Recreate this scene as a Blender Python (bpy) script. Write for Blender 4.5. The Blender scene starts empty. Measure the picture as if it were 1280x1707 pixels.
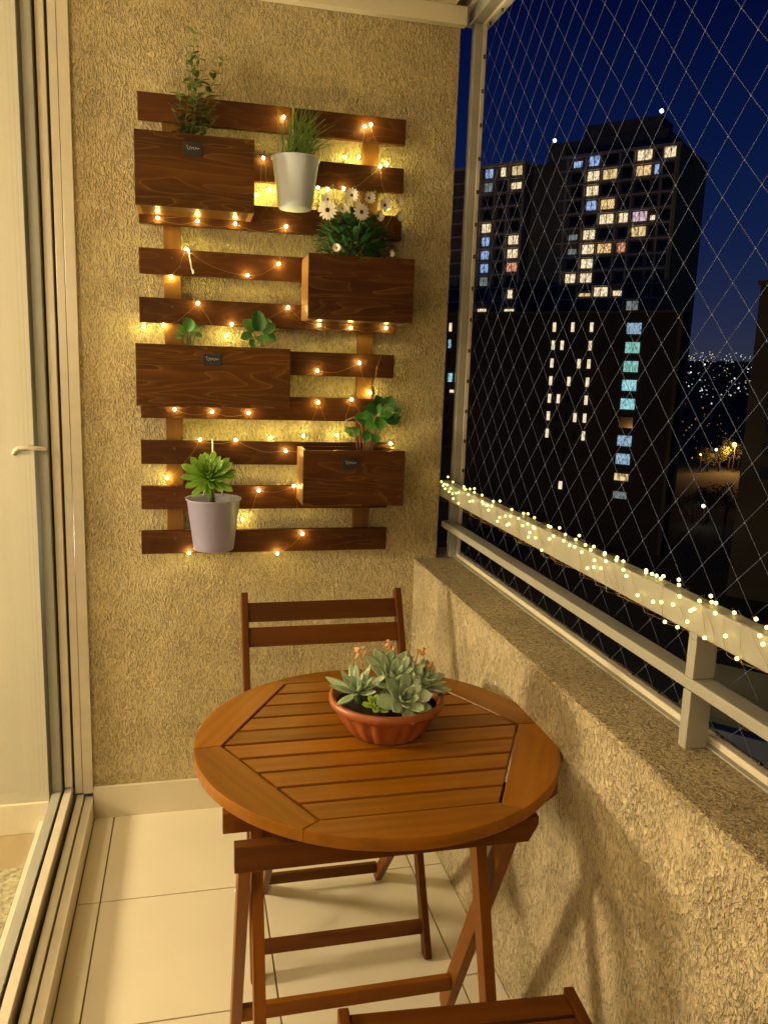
import bpy, bmesh, math, random
from mathutils import Vector, Matrix, Euler
random.seed(7)
SC = bpy.context.scene
COL = SC.collection

# ------------------------------------------------------------------ camera
cam = bpy.data.cameras.new('camera')
cam.sensor_fit = 'HORIZONTAL'; cam.sensor_width = 36.0; cam.lens = 1343.117 / 1280 * 36
cam.clip_start = 0.02; cam.clip_end = 6000
camo = bpy.data.objects.new('camera', cam); COL.objects.link(camo)
Rr = Vector((0.972672, -0.229705, 0.033843)); Rd = Vector((-0.008282, -0.17999, -0.983633)); Rf = Vector((0.232037, 0.956472, -0.176974))
M = Matrix.Identity(4)
for i in range(3):
    M[i][0] = Rr[i]; M[i][1] = -Rd[i]; M[i][2] = -Rf[i]
M[0][3], M[1][3], M[2][3] = 0.320579, -2.589482, 1.5
camo.matrix_world = M
SC.camera = camo

# ------------------------------------------------------------------ sky (night, deep blue)
W = bpy.data.worlds.new('World'); SC.world = W; W.use_nodes = True
nt = W.node_tree; nt.nodes.clear()
wo = nt.nodes.new('ShaderNodeOutputWorld'); bg = nt.nodes.new('ShaderNodeBackground')
tc = nt.nodes.new('ShaderNodeTexCoord'); sx = nt.nodes.new('ShaderNodeSeparateXYZ')
cr = nt.nodes.new('ShaderNodeValToRGB')
nt.links.new(tc.outputs['Generated'], sx.inputs[0]); nt.links.new(sx.outputs['Z'], cr.inputs[0])
e = cr.color_ramp.elements
e[0].position = 0.0; e[0].color = (0.032, 0.034, 0.058, 1)
e[1].position = 0.55; e[1].color = (0.0007, 0.0014, 0.022, 1)
for p_, c_ in ((0.06, (0.017, 0.023, 0.060)), (0.14, (0.0065, 0.014, 0.058)), (0.25, (0.0024, 0.0080, 0.050)), (0.38, (0.0010, 0.0030, 0.032))):
    q = e.new(p_); q.color = (*c_, 1)
nt.links.new(cr.outputs[0], bg.inputs[0]); bg.inputs[1].default_value = 0.86
nt.links.new(bg.outputs[0], wo.inputs[0])

SC.view_settings.view_transform = 'Standard'; SC.view_settings.look = 'None'
SC.view_settings.exposure = 0.18; SC.view_settings.gamma = 1.0; SC.view_settings.use_curve_mapping = False
SC.render.engine = 'CYCLES'
try:
    SC.cycles.use_denoising = True
    SC.cycles.denoiser = 'OPENIMAGEDENOISE'
    SC.cycles.max_bounces = 8; SC.cycles.diffuse_bounces = 4; SC.cycles.transparent_max_bounces = 16
    SC.cycles.caustics_reflective = False; SC.cycles.caustics_refractive = False
    SC.cycles.sample_clamp_indirect = 3.0
    SC.cycles.use_light_tree = True
except Exception:
    pass

# lamp levels, tuned here (each lamp is built further down)
P_FLOOR_LAMP = 285.0     # lamp standing in the room behind the glass door
P_CEIL_LAMP = 60.0      # round lamp on the room's ceiling
P_LED = 0.24
P_RAIL_LED = 0.003
WARM = (1.0, 0.75, 0.45)
LEDC = (1.0, 0.66, 0.16)

# ------------------------------------------------------------------ helpers
MATS = {}
def nmat(name):
    m = bpy.data.materials.new(name); m.use_nodes = True; MATS[name] = m
    t = m.node_tree; b = t.nodes['Principled BSDF']
    return m, t, b
def N(t, typ, **kw):
    n = t.nodes.new(typ)
    for k, v in kw.items():
        if k.startswith('i_'):
            key = k[2:]
            key = int(key) if key.isdigit() else key.replace('_', ' ')
            n.inputs[key].default_value = v
        else: setattr(n, k, v)
    return n
def simple(name, col, rough=0.5, metal=0.0, spec=0.5, var=0.0, bump=0.0, scale=60):
    m, t, b = nmat(name)
    b.inputs['Base Color'].default_value = (*col, 1); b.inputs['Roughness'].default_value = rough
    b.inputs['Metallic'].default_value = metal; b.inputs['Specular IOR Level'].default_value = spec
    if var or bump:
        tcn = N(t, 'ShaderNodeTexCoord'); no = N(t, 'ShaderNodeTexNoise', i_Scale=scale, i_Detail=4.0)
        t.links.new(tcn.outputs['Object'], no.inputs['Vector'])
        if var:
            r = N(t, 'ShaderNodeValToRGB')
            r.color_ramp.elements[0].color = (*[c * (1 - var) for c in col], 1)
            r.color_ramp.elements[1].color = (*[min(1, c * (1 + var)) for c in col], 1)
            r.color_ramp.elements[0].position = .3; r.color_ramp.elements[1].position = .7
            t.links.new(no.outputs[0], r.inputs[0]); t.links.new(r.outputs[0], b.inputs['Base Color'])
        if bump:
            bp = N(t, 'ShaderNodeBump', i_Strength=.6, i_Distance=bump)
            t.links.new(no.outputs[0], bp.inputs['Height']); t.links.new(bp.outputs[0], b.inputs['Normal'])
    return m
def emis(name, col, s):
    m, t, b = nmat(name); t.nodes.remove(b)
    em = N(t, 'ShaderNodeEmission', i_Strength=s); em.inputs[0].default_value = (*col, 1)
    t.links.new(em.outputs[0], t.nodes['Material Output'].inputs[0]); return m
def wood(name, dark, light, rough=0.35, knots=False, gscale=1.0, coat=0.0, streak=None, wave=.45):
    """grain runs along each board's own X axis; every board has its own piece of the grain"""
    m, t, b = nmat(name)
    tcn = N(t, 'ShaderNodeTexCoord'); oi = N(t, 'ShaderNodeObjectInfo')
    mul = N(t, 'ShaderNodeVectorMath', operation='SCALE'); mul.inputs[0].default_value = (13.1, 7.7, 5.3)
    t.links.new(oi.outputs['Random'], mul.inputs['Scale'])
    add = N(t, 'ShaderNodeVectorMath', operation='ADD')
    t.links.new(tcn.outputs['Object'], add.inputs[0]); t.links.new(mul.outputs[0], add.inputs[1])
    mp = N(t, 'ShaderNodeMapping'); mp.inputs['Scale'].default_value = (1.6 * gscale, 16 * gscale, 16 * gscale)
    t.links.new(add.outputs[0], mp.inputs[0])
    n1 = N(t, 'ShaderNodeTexNoise', i_Scale=1.3, i_Detail=3.0, i_Distortion=1.4)
    t.links.new(mp.outputs[0], n1.inputs['Vector'])
    wv = N(t, 'ShaderNodeTexWave', wave_type='BANDS', bands_direction='Y', i_Scale=0.7, i_Distortion=9.0 if knots else 4.0, i_Detail=3.0, i_Detail_Scale=.7)
    t.links.new(mp.outputs[0], wv.inputs['Vector'])
    mp2 = N(t, 'ShaderNodeMapping'); mp2.inputs['Scale'].default_value = (8, 160, 160)
    t.links.new(add.outputs[0], mp2.inputs[0])
    n2 = N(t, 'ShaderNodeTexNoise', i_Scale=1.0, i_Detail=4.0); t.links.new(mp2.outputs[0], n2.inputs['Vector'])
    mx = N(t, 'ShaderNodeMath', operation='MULTIPLY_ADD', i_1=wave); t.links.new(wv.outputs[0], mx.inputs[0])
    m2 = N(t, 'ShaderNodeMath', operation='MULTIPLY', i_1=.9 - wave); t.links.new(n1.outputs[0], m2.inputs[0]); t.links.new(m2.outputs[0], mx.inputs[2])
    m3 = N(t, 'ShaderNodeMath', operation='MULTIPLY_ADD', i_1=.22); t.links.new(n2.outputs[0], m3.inputs[0]); t.links.new(mx.outputs[0], m3.inputs[2])
    r = N(t, 'ShaderNodeValToRGB')
    r.color_ramp.elements[0].position = .22; r.color_ramp.elements[0].color = (*dark, 1)
    r.color_ramp.elements[1].position = .72; r.color_ramp.elements[1].color = (*light, 1)
    t.links.new(m3.outputs[0], r.inputs[0])
    hs = N(t, 'ShaderNodeHueSaturation')
    mv = N(t, 'ShaderNodeMapRange', i_3=.76, i_4=1.18); t.links.new(oi.outputs['Random'], mv.inputs[0]); t.links.new(mv.outputs[0], hs.inputs['Value'])
    colout = r.outputs[0]
    if streak:
        mp3 = N(t, 'ShaderNodeMapping'); mp3.inputs['Scale'].default_value = (2.4, 17, 17); t.links.new(add.outputs[0], mp3.inputs[0])
        n5 = N(t, 'ShaderNodeTexNoise', i_Scale=1.0, i_Detail=1.5, i_Distortion=.8); t.links.new(mp3.outputs[0], n5.inputs['Vector'])
        ml = N(t, 'ShaderNodeMath', operation='MULTIPLY', i_1=9.0); t.links.new(n5.outputs[0], ml.inputs[0])
        fc = N(t, 'ShaderNodeMath', operation='FRACT'); t.links.new(ml.outputs[0], fc.inputs[0])
        rs = N(t, 'ShaderNodeValToRGB'); el = rs.color_ramp.elements; el[0].position = .0; el[0].color = (.9, .9, .9, 1); el[1].position = 1.0; el[1].color = (0, 0, 0, 1)
        q1 = el.new(.10); q1.color = (.30, .30, .30, 1); q2 = el.new(.45); q2.color = (0, 0, 0, 1)
        t.links.new(fc.outputs[0], rs.inputs[0])
        mc = N(t, 'ShaderNodeMix', data_type='RGBA'); mc.inputs[7].default_value = (*streak, 1)
        t.links.new(rs.outputs[0], mc.inputs[0]); t.links.new(colout, mc.inputs[6]); colout = mc.outputs[2]
    t.links.new(colout, hs.inputs['Color']); t.links.new(hs.outputs[0], b.inputs['Base Color'])
    rr = N(t, 'ShaderNodeMapRange', i_3=rough - .08, i_4=rough + .15); t.links.new(n2.outputs[0], rr.inputs[0]); t.links.new(rr.outputs[0], b.inputs['Roughness'])
    bp = N(t, 'ShaderNodeBump', i_Strength=.25, i_Distance=.0015); t.links.new(m3.outputs[0], bp.inputs['Height']); t.links.new(bp.outputs[0], b.inputs['Normal'])
    b.inputs['Specular IOR Level'].default_value = .2
    b.inputs['Coat Weight'].default_value = coat; b.inputs['Coat Roughness'].default_value = .25
    return m
def stucco(name, col, sx_=195, sy_=195, sz_=80, dist=.0044, strength=1.0, lo=.66, hi=1.10):
    m, t, b = nmat(name)
    g = N(t, 'ShaderNodeNewGeometry')
    mp = N(t, 'ShaderNodeMapping'); mp.inputs['Scale'].default_value = (sx_, sy_, sz_)
    t.links.new(g.outputs['Position'], mp.inputs[0])
    n1 = N(t, 'ShaderNodeTexNoise', i_Scale=1.0, i_Detail=2.0, i_Roughness=.5, i_Distortion=.9); t.links.new(mp.outputs[0], n1.inputs['Vector'])
    mp2 = N(t, 'ShaderNodeMapping'); mp2.inputs['Scale'].default_value = (sx_ * .45, sy_ * .45, sz_ * .45); t.links.new(g.outputs['Position'], mp2.inputs[0])
    n3 = N(t, 'ShaderNodeTexNoise', i_Scale=1.0, i_Detail=1.0, i_Distortion=1.6); t.links.new(mp2.outputs[0], n3.inputs['Vector'])
    r1 = N(t, 'ShaderNodeMapRange', interpolation_type='SMOOTHSTEP', i_1=.40, i_2=.60); t.links.new(n1.outputs[0], r1.inputs[0])
    r3 = N(t, 'ShaderNodeMapRange', interpolation_type='SMOOTHSTEP', i_1=.38, i_2=.55, i_3=.0, i_4=.8); t.links.new(n3.outputs[0], r3.inputs[0])
    n2 = N(t, 'ShaderNodeTexNoise', i_Scale=420.0, i_Detail=3.0); t.links.new(g.outputs['Position'], n2.inputs['Vector'])
    s1 = N(t, 'ShaderNodeMath', operation='ADD'); t.links.new(r1.outputs[0], s1.inputs[0]); t.links.new(r3.outputs[0], s1.inputs[1])
    n6 = N(t, 'ShaderNodeTexNoise', i_Scale=9.0, i_Detail=2.0); t.links.new(g.outputs['Position'], n6.inputs['Vector'])
    m6 = N(t, 'ShaderNodeMapRange', i_1=.3, i_2=.7, i_3=.35, i_4=1.15); t.links.new(n6.outputs[0], m6.inputs[0])
    s1b = N(t, 'ShaderNodeMath', operation='MULTIPLY'); t.links.new(s1.outputs[0], s1b.inputs[0]); t.links.new(m6.outputs[0], s1b.inputs[1])
    s2 = N(t, 'ShaderNodeMath', operation='MULTIPLY_ADD', i_1=.22); t.links.new(n2.outputs[0], s2.inputs[0]); t.links.new(s1b.outputs[0], s2.inputs[2])
    bp = N(t, 'ShaderNodeBump', i_Strength=strength, i_Distance=dist); t.links.new(s2.outputs[0], bp.inputs['Height'])
    t.links.new(bp.outputs[0], b.inputs['Normal'])
    # groove shade painted into the colour; large uneven weathering
    n4 = N(t, 'ShaderNodeTexNoise', i_Scale=3.0, i_Detail=4.0); t.links.new(g.outputs['Position'], n4.inputs['Vector'])
    mr = N(t, 'ShaderNodeMapRange', i_1=0.0, i_2=1.3, i_3=lo, i_4=hi); t.links.new(s1.outputs[0], mr.inputs[0])
    mr2 = N(t, 'ShaderNodeMapRange', i_1=.3, i_2=.7, i_3=.92, i_4=1.06); t.links.new(n4.outputs[0], mr2.inputs[0])
    mm = N(t, 'ShaderNodeMath', operation='MULTIPLY'); t.links.new(mr.outputs[0], mm.inputs[0]); t.links.new(mr2.outputs[0], mm.inputs[1])
    hs = N(t, 'ShaderNodeHueSaturation'); hs.inputs['Color'].default_value = (*col, 1); t.links.new(mm.outputs[0], hs.inputs['Value'])
    t.links.new(hs.outputs[0], b.inputs['Base Color']); b.inputs['Roughness'].default_value = .75; b.inputs['Specular IOR Level'].default_value = .35
    return m

def tag(o, label=None, cat=None, group=None, kind=None):
    if label: o['label'] = label
    if cat: o['category'] = cat
    if group: o['group'] = group
    if kind: o['kind'] = kind
    return o
def empty(name, loc=(0, 0, 0), label=None, cat=None, group=None, kind=None, rz=0.0):
    o = bpy.data.objects.new(name, None); COL.objects.link(o)
    o.location = loc; o.rotation_euler = (0, 0, rz); o.empty_display_size = .05
    return tag(o, label, cat, group, kind)
def link(name, me, mat=None, parent=None, loc=(0, 0, 0), rot=None, scale=None):
    """loc is in world space when the parent is an unrotated Empty: it is stored relative to it"""
    o = bpy.data.objects.new(name, me); COL.objects.link(o)
    if mat is not None and len(me.materials) == 0: me.materials.append(mat)
    off = Vector((0, 0, 0)); p = parent
    while p is not None: off += p.location; p = p.parent
    o.location = Vector(loc) - off
    if rot is not None:
        if isinstance(rot, Matrix): o.rotation_mode = 'QUATERNION'; o.rotation_quaternion = rot.to_quaternion()
        else: o.rotation_euler = rot
    if scale: o.scale = scale
    o.parent = parent
    return o
def bm_box(bm, cx, cy, cz, lx, ly, lz, bevel=0.0):
    r = bmesh.ops.create_cube(bm, size=1.0, matrix=Matrix.Translation((cx, cy, cz)) @ Matrix.Diagonal((lx, ly, lz, 1)))
    if bevel:
        es = list({e for v in r['verts'] for e in v.link_edges})
        bmesh.ops.bevel(bm, geom=es, offset=bevel, segments=2, affect='EDGES', profile=.6)
def mesh_from(bm, name='m', smooth=False):
    me = bpy.data.meshes.new(name); bm.to_mesh(me); bm.free()
    if smooth:
        for p in me.polygons: p.use_smooth = True
    return me
def boxm(lx, ly, lz, bevel=0.0):
    bm = bmesh.new(); bm_box(bm, 0, 0, 0, lx, ly, lz, bevel); return mesh_from(bm)
def box(name, x0, x1, y0, y1, z0, z1, mat, parent=None, bevel=0.0):
    return link(name, boxm(x1 - x0, y1 - y0, z1 - z0, bevel), mat, parent, ((x0 + x1) / 2, (y0 + y1) / 2, (z0 + z1) / 2))
def zbox(name, x0, x1, y0, y1, z0, z1, mat, parent=None, bevel=0.0):
    """upright board: its own X axis (grain) is turned to the world's Z"""
    return link(name, boxm(z1 - z0, y1 - y0, x1 - x0, bevel), mat, parent, ((x0 + x1) / 2, (y0 + y1) / 2, (z0 + z1) / 2), Euler((0, -math.pi / 2, 0)))
def ybox(name, x0, x1, y0, y1, z0, z1, mat, parent=None, bevel=0.0):
    return link(name, boxm(y1 - y0, x1 - x0, z1 - z0, bevel), mat, parent, ((x0 + x1) / 2, (y0 + y1) / 2, (z0 + z1) / 2), Euler((0, 0, math.pi / 2)))
def boardm(w, h, L, bevel, round_end=False):
    if not round_end: return boxm(L, w, h, bevel)
    bm = bmesh.new(); n = 6; pts = []
    for s, x in ((1, L / 2 - h / 2), (-1, -L / 2 + h / 2)):
        for i in range(n + 1):
            a = s * (math.pi / 2) - i * math.pi / n if s > 0 else -math.pi / 2 - i * math.pi / n
            pts.append((x + math.cos(a) * h / 2, math.sin(a) * h / 2))
    vs0 = [bm.verts.new((p[0], -w / 2, p[1])) for p in pts]; vs1 = [bm.verts.new((p[0], w / 2, p[1])) for p in pts]
    bm.faces.new(vs0); bm.faces.new(vs1[::-1])
    k = len(pts)
    for i in range(k): bm.faces.new((vs0[i], vs1[i], vs1[(i + 1) % k], vs0[(i + 1) % k]))
    bmesh.ops.recalc_face_normals(bm, faces=bm.faces)
    return mesh_from(bm)
def board(name, p0, p1, w, h, mat, parent=None, side=(1, 0, 0), bevel=.0015, round_end=False, me=None):
    """a bar from p0 to p1; w across `side`, h across the other"""
    p0 = Vector(p0); p1 = Vector(p1); d = p1 - p0; L = d.length; X = d.normalized(); S = Vector(side)
    Y = (S - X * S.dot(X)).normalized(); Z = X.cross(Y)
    R = Matrix((X, Y, Z)).transposed()
    me = me or boardm(w, h, L, bevel, round_end)
    return link(name, me, mat, parent, (p0 + p1) / 2, R)
def prism(pts, z0, z1, bevel=0.0):
    bm = bmesh.new(); a = [bm.verts.new((x, y, z0)) for x, y in pts]; b = [bm.verts.new((x, y, z1)) for x, y in pts]
    bm.faces.new(a[::-1]); bm.faces.new(b); k = len(pts)
    for i in range(k): bm.faces.new((a[i], a[(i + 1) % k], b[(i + 1) % k], b[i]))
    bmesh.ops.recalc_face_normals(bm, faces=bm.faces)
    if bevel:
        es = [e for e in bm.edges if abs(e.verts[0].co.z - e.verts[1].co.z) < 1e-6]
        bmesh.ops.bevel(bm, geom=es, offset=bevel, segments=2, affect='EDGES', profile=.6)
    return mesh_from(bm)
def lathe(prof, seg=48, mod=None, smooth=True):
    """prof: list of (r, z); mod(i, theta, r, z) may change r"""
    bm = bmesh.new(); rings = []
    for k, (r, z) in enumerate(prof):
        ring = []
        for i in range(seg):
            th = 2 * math.pi * i / seg; rr = mod(k, th, r, z) if mod else r
            ring.append(bm.verts.new((rr * math.cos(th), rr * math.sin(th), z)))
        rings.append(ring)
    for a, b in zip(rings, rings[1:]):
        for i in range(seg): bm.faces.new((a[i], a[(i + 1) % seg], b[(i + 1) % seg], b[i]))
    if prof[0][0] > 1e-5: bm.faces.new(rings[0][::-1])
    if prof[-1][0] > 1e-5: bm.faces.new(rings[-1])
    bmesh.ops.remove_doubles(bm, verts=bm.verts, dist=1e-6)
    bmesh.ops.recalc_face_normals(bm, faces=bm.faces)
    return mesh_from(bm, smooth=smooth)
def tube(bm, pts, r, sides=5, cap=True, r_end=None):
    pts = [Vector(p) for p in pts]; rings = []
    up = Vector((.13, .27, 1)).normalized()
    for i, p in enumerate(pts):
        d = (pts[min(i + 1, len(pts) - 1)] - pts[max(i - 1, 0)])
        if d.length < 1e-9: d = Vector((0, 0, 1))
        d.normalize(); u = d.cross(up)
        if u.length < 1e-3: u = d.cross(Vector((1, 0, 0)))
        u.normalize(); v = d.cross(u)
        rr = r if r_end is None else r + (r_end - r) * i / max(1, len(pts) - 1)
        rings.append([bm.verts.new(p + (u * math.cos(2 * math.pi * k / sides) + v * math.sin(2 * math.pi * k / sides)) * rr) for k in range(sides)])
    for a, b in zip(rings, rings[1:]):
        for k in range(sides): bm.faces.new((a[k], a[(k + 1) % sides], b[(k + 1) % sides], b[k]))
    if cap: bm.faces.new(rings[0][::-1]); bm.faces.new(rings[-1])
def copy_tree(o, parent=None):
    c = o.copy(); COL.objects.link(c); c.parent = parent
    for ch in o.children: copy_tree(ch, c)
    return c
def basis(direction, up=(0, 0, 1)):
    """rotation whose Y axis points along direction and Z as near up as it can"""
    Y = Vector(direction).normalized(); U = Vector(up); X = Y.cross(U)
    if X.length < 1e-4: X = Y.cross(Vector((1, 0, 0)))
    X.normalize(); Z = X.cross(Y)
    return Matrix((X, Y, Z)).transposed()

# ------------------------------------------------------------------ materials
m_wall = stucco('textured_render', (.56, .455, .25))
m_par = stucco('textured_render_parapet', (.63, .525, .34), 175, 175, 88, .0068, 1.0, .60, 1.12)
m_ledge = stucco('textured_render_ledge', (.64, .52, .32), 175, 175, 175, .007, 1.0, .45, 1.12)
m_paint = simple('cream_paint', (.70, .64, .50), .45, var=.03, scale=4)
m_ceil = simple('ceiling_paint', (.60, .53, .38), .6, var=.03, scale=5)
m_frame = simple('cream_metal', (.36, .35, .30), .38, var=.05, scale=9)
m_alu = simple('champagne_aluminium', (.68, .62, .51), .35, metal=.15, var=.05, scale=14)
m_gasket = simple('black_gasket', (.045, .035, .026), .6)
m_tile = simple('porcelain_tile', (.74, .68, .55), .22, var=.035, scale=3.0)
m_grout = simple('grout', (.20, .155, .10), .8, var=.15, scale=40)
m_skirt = simple('skirting_tile', (.66, .60, .47), .3, var=.03, scale=4)
m_table = wood('golden_eucalyptus', (.17, .060, .002), (.33, .122, .005), .30, coat=.06, wave=.10)
m_chair = wood('brown_eucalyptus', (.070, .020, .002), (.135, .041, .004), .4, coat=.0, wave=.10)
m_shaded = wood('shaded_eucalyptus', (.12, .038, .002), (.21, .070, .004), .4, coat=.0, wave=.1)  # table wood darkened: shade on the frame's front faces put into the colour
m_slat = wood('dark_stained_pine', (.025, .006, .001), (.072, .020, .0027), .5, knots=True, streak=(.11, .042, .008), wave=.2)
m_batten = wood('stained_pine_batten', (.13, .055, .012), (.24, .11, .025), .5, knots=True, wave=.2)
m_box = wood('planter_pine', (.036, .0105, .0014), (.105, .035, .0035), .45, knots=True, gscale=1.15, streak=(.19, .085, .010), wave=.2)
m_boxlit = wood('planter_pine_lit_side', (.16, .07, .018), (.34, .17, .05), .5)  # lighter copy of the planter wood: light on the sides put into colour
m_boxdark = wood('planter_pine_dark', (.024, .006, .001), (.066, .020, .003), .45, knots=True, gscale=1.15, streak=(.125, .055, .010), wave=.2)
m_white = simple('white_enamel', (.56, .61, .70), .65, var=.03, scale=10)
m_lilac = simple('lilac_plastic', (.30, .28, .44), .4, var=.04, scale=12)
m_terra = simple('terracotta_plastic', (.32, .085, .024), .42, var=.10, scale=30)
m_soil = simple('potting_soil', (.022, .014, .009), .95, var=.5, bump=.004, scale=90)
m_tag = simple('black_tag', (.012, .012, .014), .4)
m_tagink = simple('tag_lettering', (.40, .40, .38), .6)
m_wire = simple('copper_wire', (.45, .30, .10), .4, metal=.6)
m_steelwire = simple('white_wire', (.62, .60, .52), .4, metal=.2)
m_net = simple('net_cord', (.085, .11, .20), .7, spec=.2)
m_dark = simple('dark_screw', (.03, .025, .02), .5)
def leafmat(name, col, col2, rough=.45, spec=.5):
    m, t, b = nmat(name)
    oi = N(t, 'ShaderNodeObjectInfo'); tcn = N(t, 'ShaderNodeTexCoord')
    no = N(t, 'ShaderNodeTexNoise', i_Scale=38.0, i_Detail=3.0); t.links.new(tcn.outputs['Object'], no.inputs['Vector'])
    ad = N(t, 'ShaderNodeMath', operation='MULTIPLY_ADD', i_1=.4); t.links.new(oi.outputs['Random'], ad.inputs[0])
    sc = N(t, 'ShaderNodeMath', operation='MULTIPLY', i_1=.75); t.links.new(no.outputs[0], sc.inputs[0]); t.links.new(sc.outputs[0], ad.inputs[2])
    r = N(t, 'ShaderNodeValToRGB'); r.color_ramp.elements[0].color = (*col, 1); r.color_ramp.elements[1].color = (*col2, 1)
    r.color_ramp.elements[0].position = .25; r.color_ramp.elements[1].position = .8
    t.links.new(ad.outputs[0], r.inputs[0]); t.links.new(r.outputs[0], b.inputs['Base Color'])
    b.inputs['Roughness'].default_value = rough; b.inputs['Specular IOR Level'].default_value = spec
    return m
m_herb = leafmat('herb_leaf', (.045, .075, .012), (.22, .29, .06))
m_grass = leafmat('chive_leaf', (.06, .15, .012), (.14, .30, .03))
m_daisyleaf = leafmat('daisy_leaf', (.025, .10, .028), (.09, .24, .06))
m_round = leafmat('round_leaf', (.020, .095, .018), (.085, .27, .04), .3)
m_ros = leafmat('rosette_leaf', (.14, .33, .025), (.33, .55, .09), .35)
m_ech = leafmat('echeveria_leaf', (.26, .37, .23), (.56, .68, .48), .4)
m_echtip = leafmat('yellow_green_leaf', (.22, .38, .04), (.42, .58, .10), .4)
m_petal = simple('white_petal', (.85, .82, .70), .6)
m_core = simple('daisy_centre', (.05, .015, .012), .7)
m_peach = simple('peach_flower', (.75, .42, .22), .6)
m_stem = simple('green_stem', (.12, .17, .05), .6)
m_stemred = simple('pink_stem', (.40, .24, .14), .6)
m_led = emis('led', (1.0, .80, .20), P_LED / (math.pi * 4 * math.pi * .0048 ** 2))
m_ledr = emis('rail_led', (1.0, .79, .20), 4.6)

# glass that lets lamps shine straight through
m_glass, t, b = nmat('door_glass'); t.nodes.remove(b)
tr = N(t, 'ShaderNodeBsdfTransparent'); tr.inputs[0].default_value = (.93, .95, .92, 1)
gl = N(t, 'ShaderNodeBsdfGlossy', i_Roughness=.02); mxs = N(t, 'ShaderNodeMixShader')
mxs.inputs[0].default_value = .07; t.links.new(tr.outputs[0], mxs.inputs[1]); t.links.new(gl.outputs[0], mxs.inputs[2])
t.links.new(mxs.outputs[0], t.nodes['Material Output'].inputs[0])

# ------------------------------------------------------------------ balcony shell
PX = 1.062          # inner face of the parapet
fl = tag(box('floor', -.02, PX + .25, -3.4, .2, -.16, -.004, m_grout), kind='structure')
tile_shapes = {}
xs = [0.0, .063, .513, .963, PX]; ys = [0, -.452, -.909, -1.366, -1.823, -2.28, -2.737, -3.19, -3.4]
for i in range(4):
    for j in range(8):
        lx = xs[i + 1] - xs[i] - .004; ly = ys[j] - ys[j + 1] - .004
        key = (round(lx, 3), round(ly, 3))
        if key not in tile_shapes:
            tile_shapes[key] = boxm(lx, ly, .006, .0012); tile_shapes[key].materials.append(m_tile)
        link('tile', tile_shapes[key], None, fl, ((xs[i] + xs[i + 1]) / 2, (ys[j] + ys[j + 1]) / 2, -.001 + random.uniform(-.0003, .0003)))

bw = empty('back_wall', (.55, .08, 0), 'beige textured balcony wall with the slatted wood rack hung on it', 'wall')
box('wall_panel', -.004, 1.140, 0, .16, -.1, 2.75, m_wall, bw, .002)
box('skirting', 0, PX - .002, -.012, -.0005, 0, .112, m_skirt, bw, .002)
mold = box('ceiling_trim', -.005, 1.150, -.03, -.0005, 2.536, 2.588, m_paint, bw, .002)

pw = empty('parapet_wall', (1.16, -1.6, 0), 'low beige textured parapet wall beside the round table', 'wall')
box('wall_panel', PX, 1.262, -3.4, .165, -.1, .846, m_par, pw)
bm = bmesh.new(); bm_box(bm, 0, 0, 0, .204, 3.57, .012, .005)
link('ledge_coat', mesh_from(bm), m_ledge, pw, (1.162, -1.6175, .852))

# ceiling: dropped panel, then a recess up to the window frame
ce = tag(box('ceiling', -.3, 1.112, -3.4, .1, 2.588, 2.75, m_ceil), kind='structure')
box('ceiling_recess', 1.112, 1.30, -3.4, .16, 2.66, 2.75, m_ceil, ce)
ew = empty('end_wall', (.5, -3.45, 0), 'textured wall closing the balcony behind the viewer', 'wall')
box('wall_panel', -.1, 1.262, -3.56, -3.405, -.1, 2.75, m_wall, ew)

# ------------------------------------------------------------------ sliding door and the room behind it
sd = empty('sliding_door', (-.06, -1.5, 0), 'cream aluminium sliding glass door along the left side', 'door')
def zprof(name, x0, x1, y0, y1, z0, z1, mat, bevel=.002): return box(name, x0, x1, y0, y1, z0, z1, mat, sd, bevel)
zprof('jamb', -.032, -.001, -.010, .0, .092, 2.58, m_alu)
zprof('jamb', -.057, -.034, -.004, .006, .092, 2.58, m_alu)
zprof('gasket', -.064, -.0575, .004, .010, .112, 2.58, m_gasket, 0)
lf = zprof('stile', -.0875, -.064, -.012, .004, .12, 2.58, m_alu)
zprof('gasket', -.0945, -.0877, .0, .006, .12, 2.58, m_gasket, 0)
zprof('stile', -.122, -.0945, -.030, .004, .12, 2.58, m_frame)
# sill: three tracks running towards the viewer
def yprof(name, x0, x1, z0, z1, mat, y0=-3.4, y1=-.0005): return box(name, x0, x1, y0, y1, z0, z1, mat, sd, .0015)
yprof('sill', -.16, -.001, .0, .040, m_alu)
yprof('track', -.026, -.001, .040, .078, m_alu)
yprof('track', -.052, -.030, .040, .086, m_alu)
yprof('gasket', -.063, -.053, .040, .060, m_gasket)
yprof('bottom_rail', -.0875, -.064, .040, .116, m_alu, -1.35)
yprof('gasket', -.0945, -.0877, .040, .110, m_gasket, -1.35)
yprof('bottom_rail', -.122, -.0945, .040, .120, m_frame, -1.35)
zprof('stile', -.122, -.070, -1.40, -1.35, .04, 2.58, m_frame)
box('pane', -.112, -.106, -1.35, -.030, .118, 2.58, m_glass, sd)
# lever handle on the room side of the stile
bm = bmesh.new()
tube(bm, [(.004, .008, 0), (.0, -.006, .0), (-.012, -.012, .002), (-.045, -.014, .004), (-.068, -.015, .002), (-.078, -.017, -.006), (-.080, -.019, -.018)], .0065, 8)
link('handle', mesh_from(bm, smooth=True), m_alu, sd, (-.104, -.038, 1.228))

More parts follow.
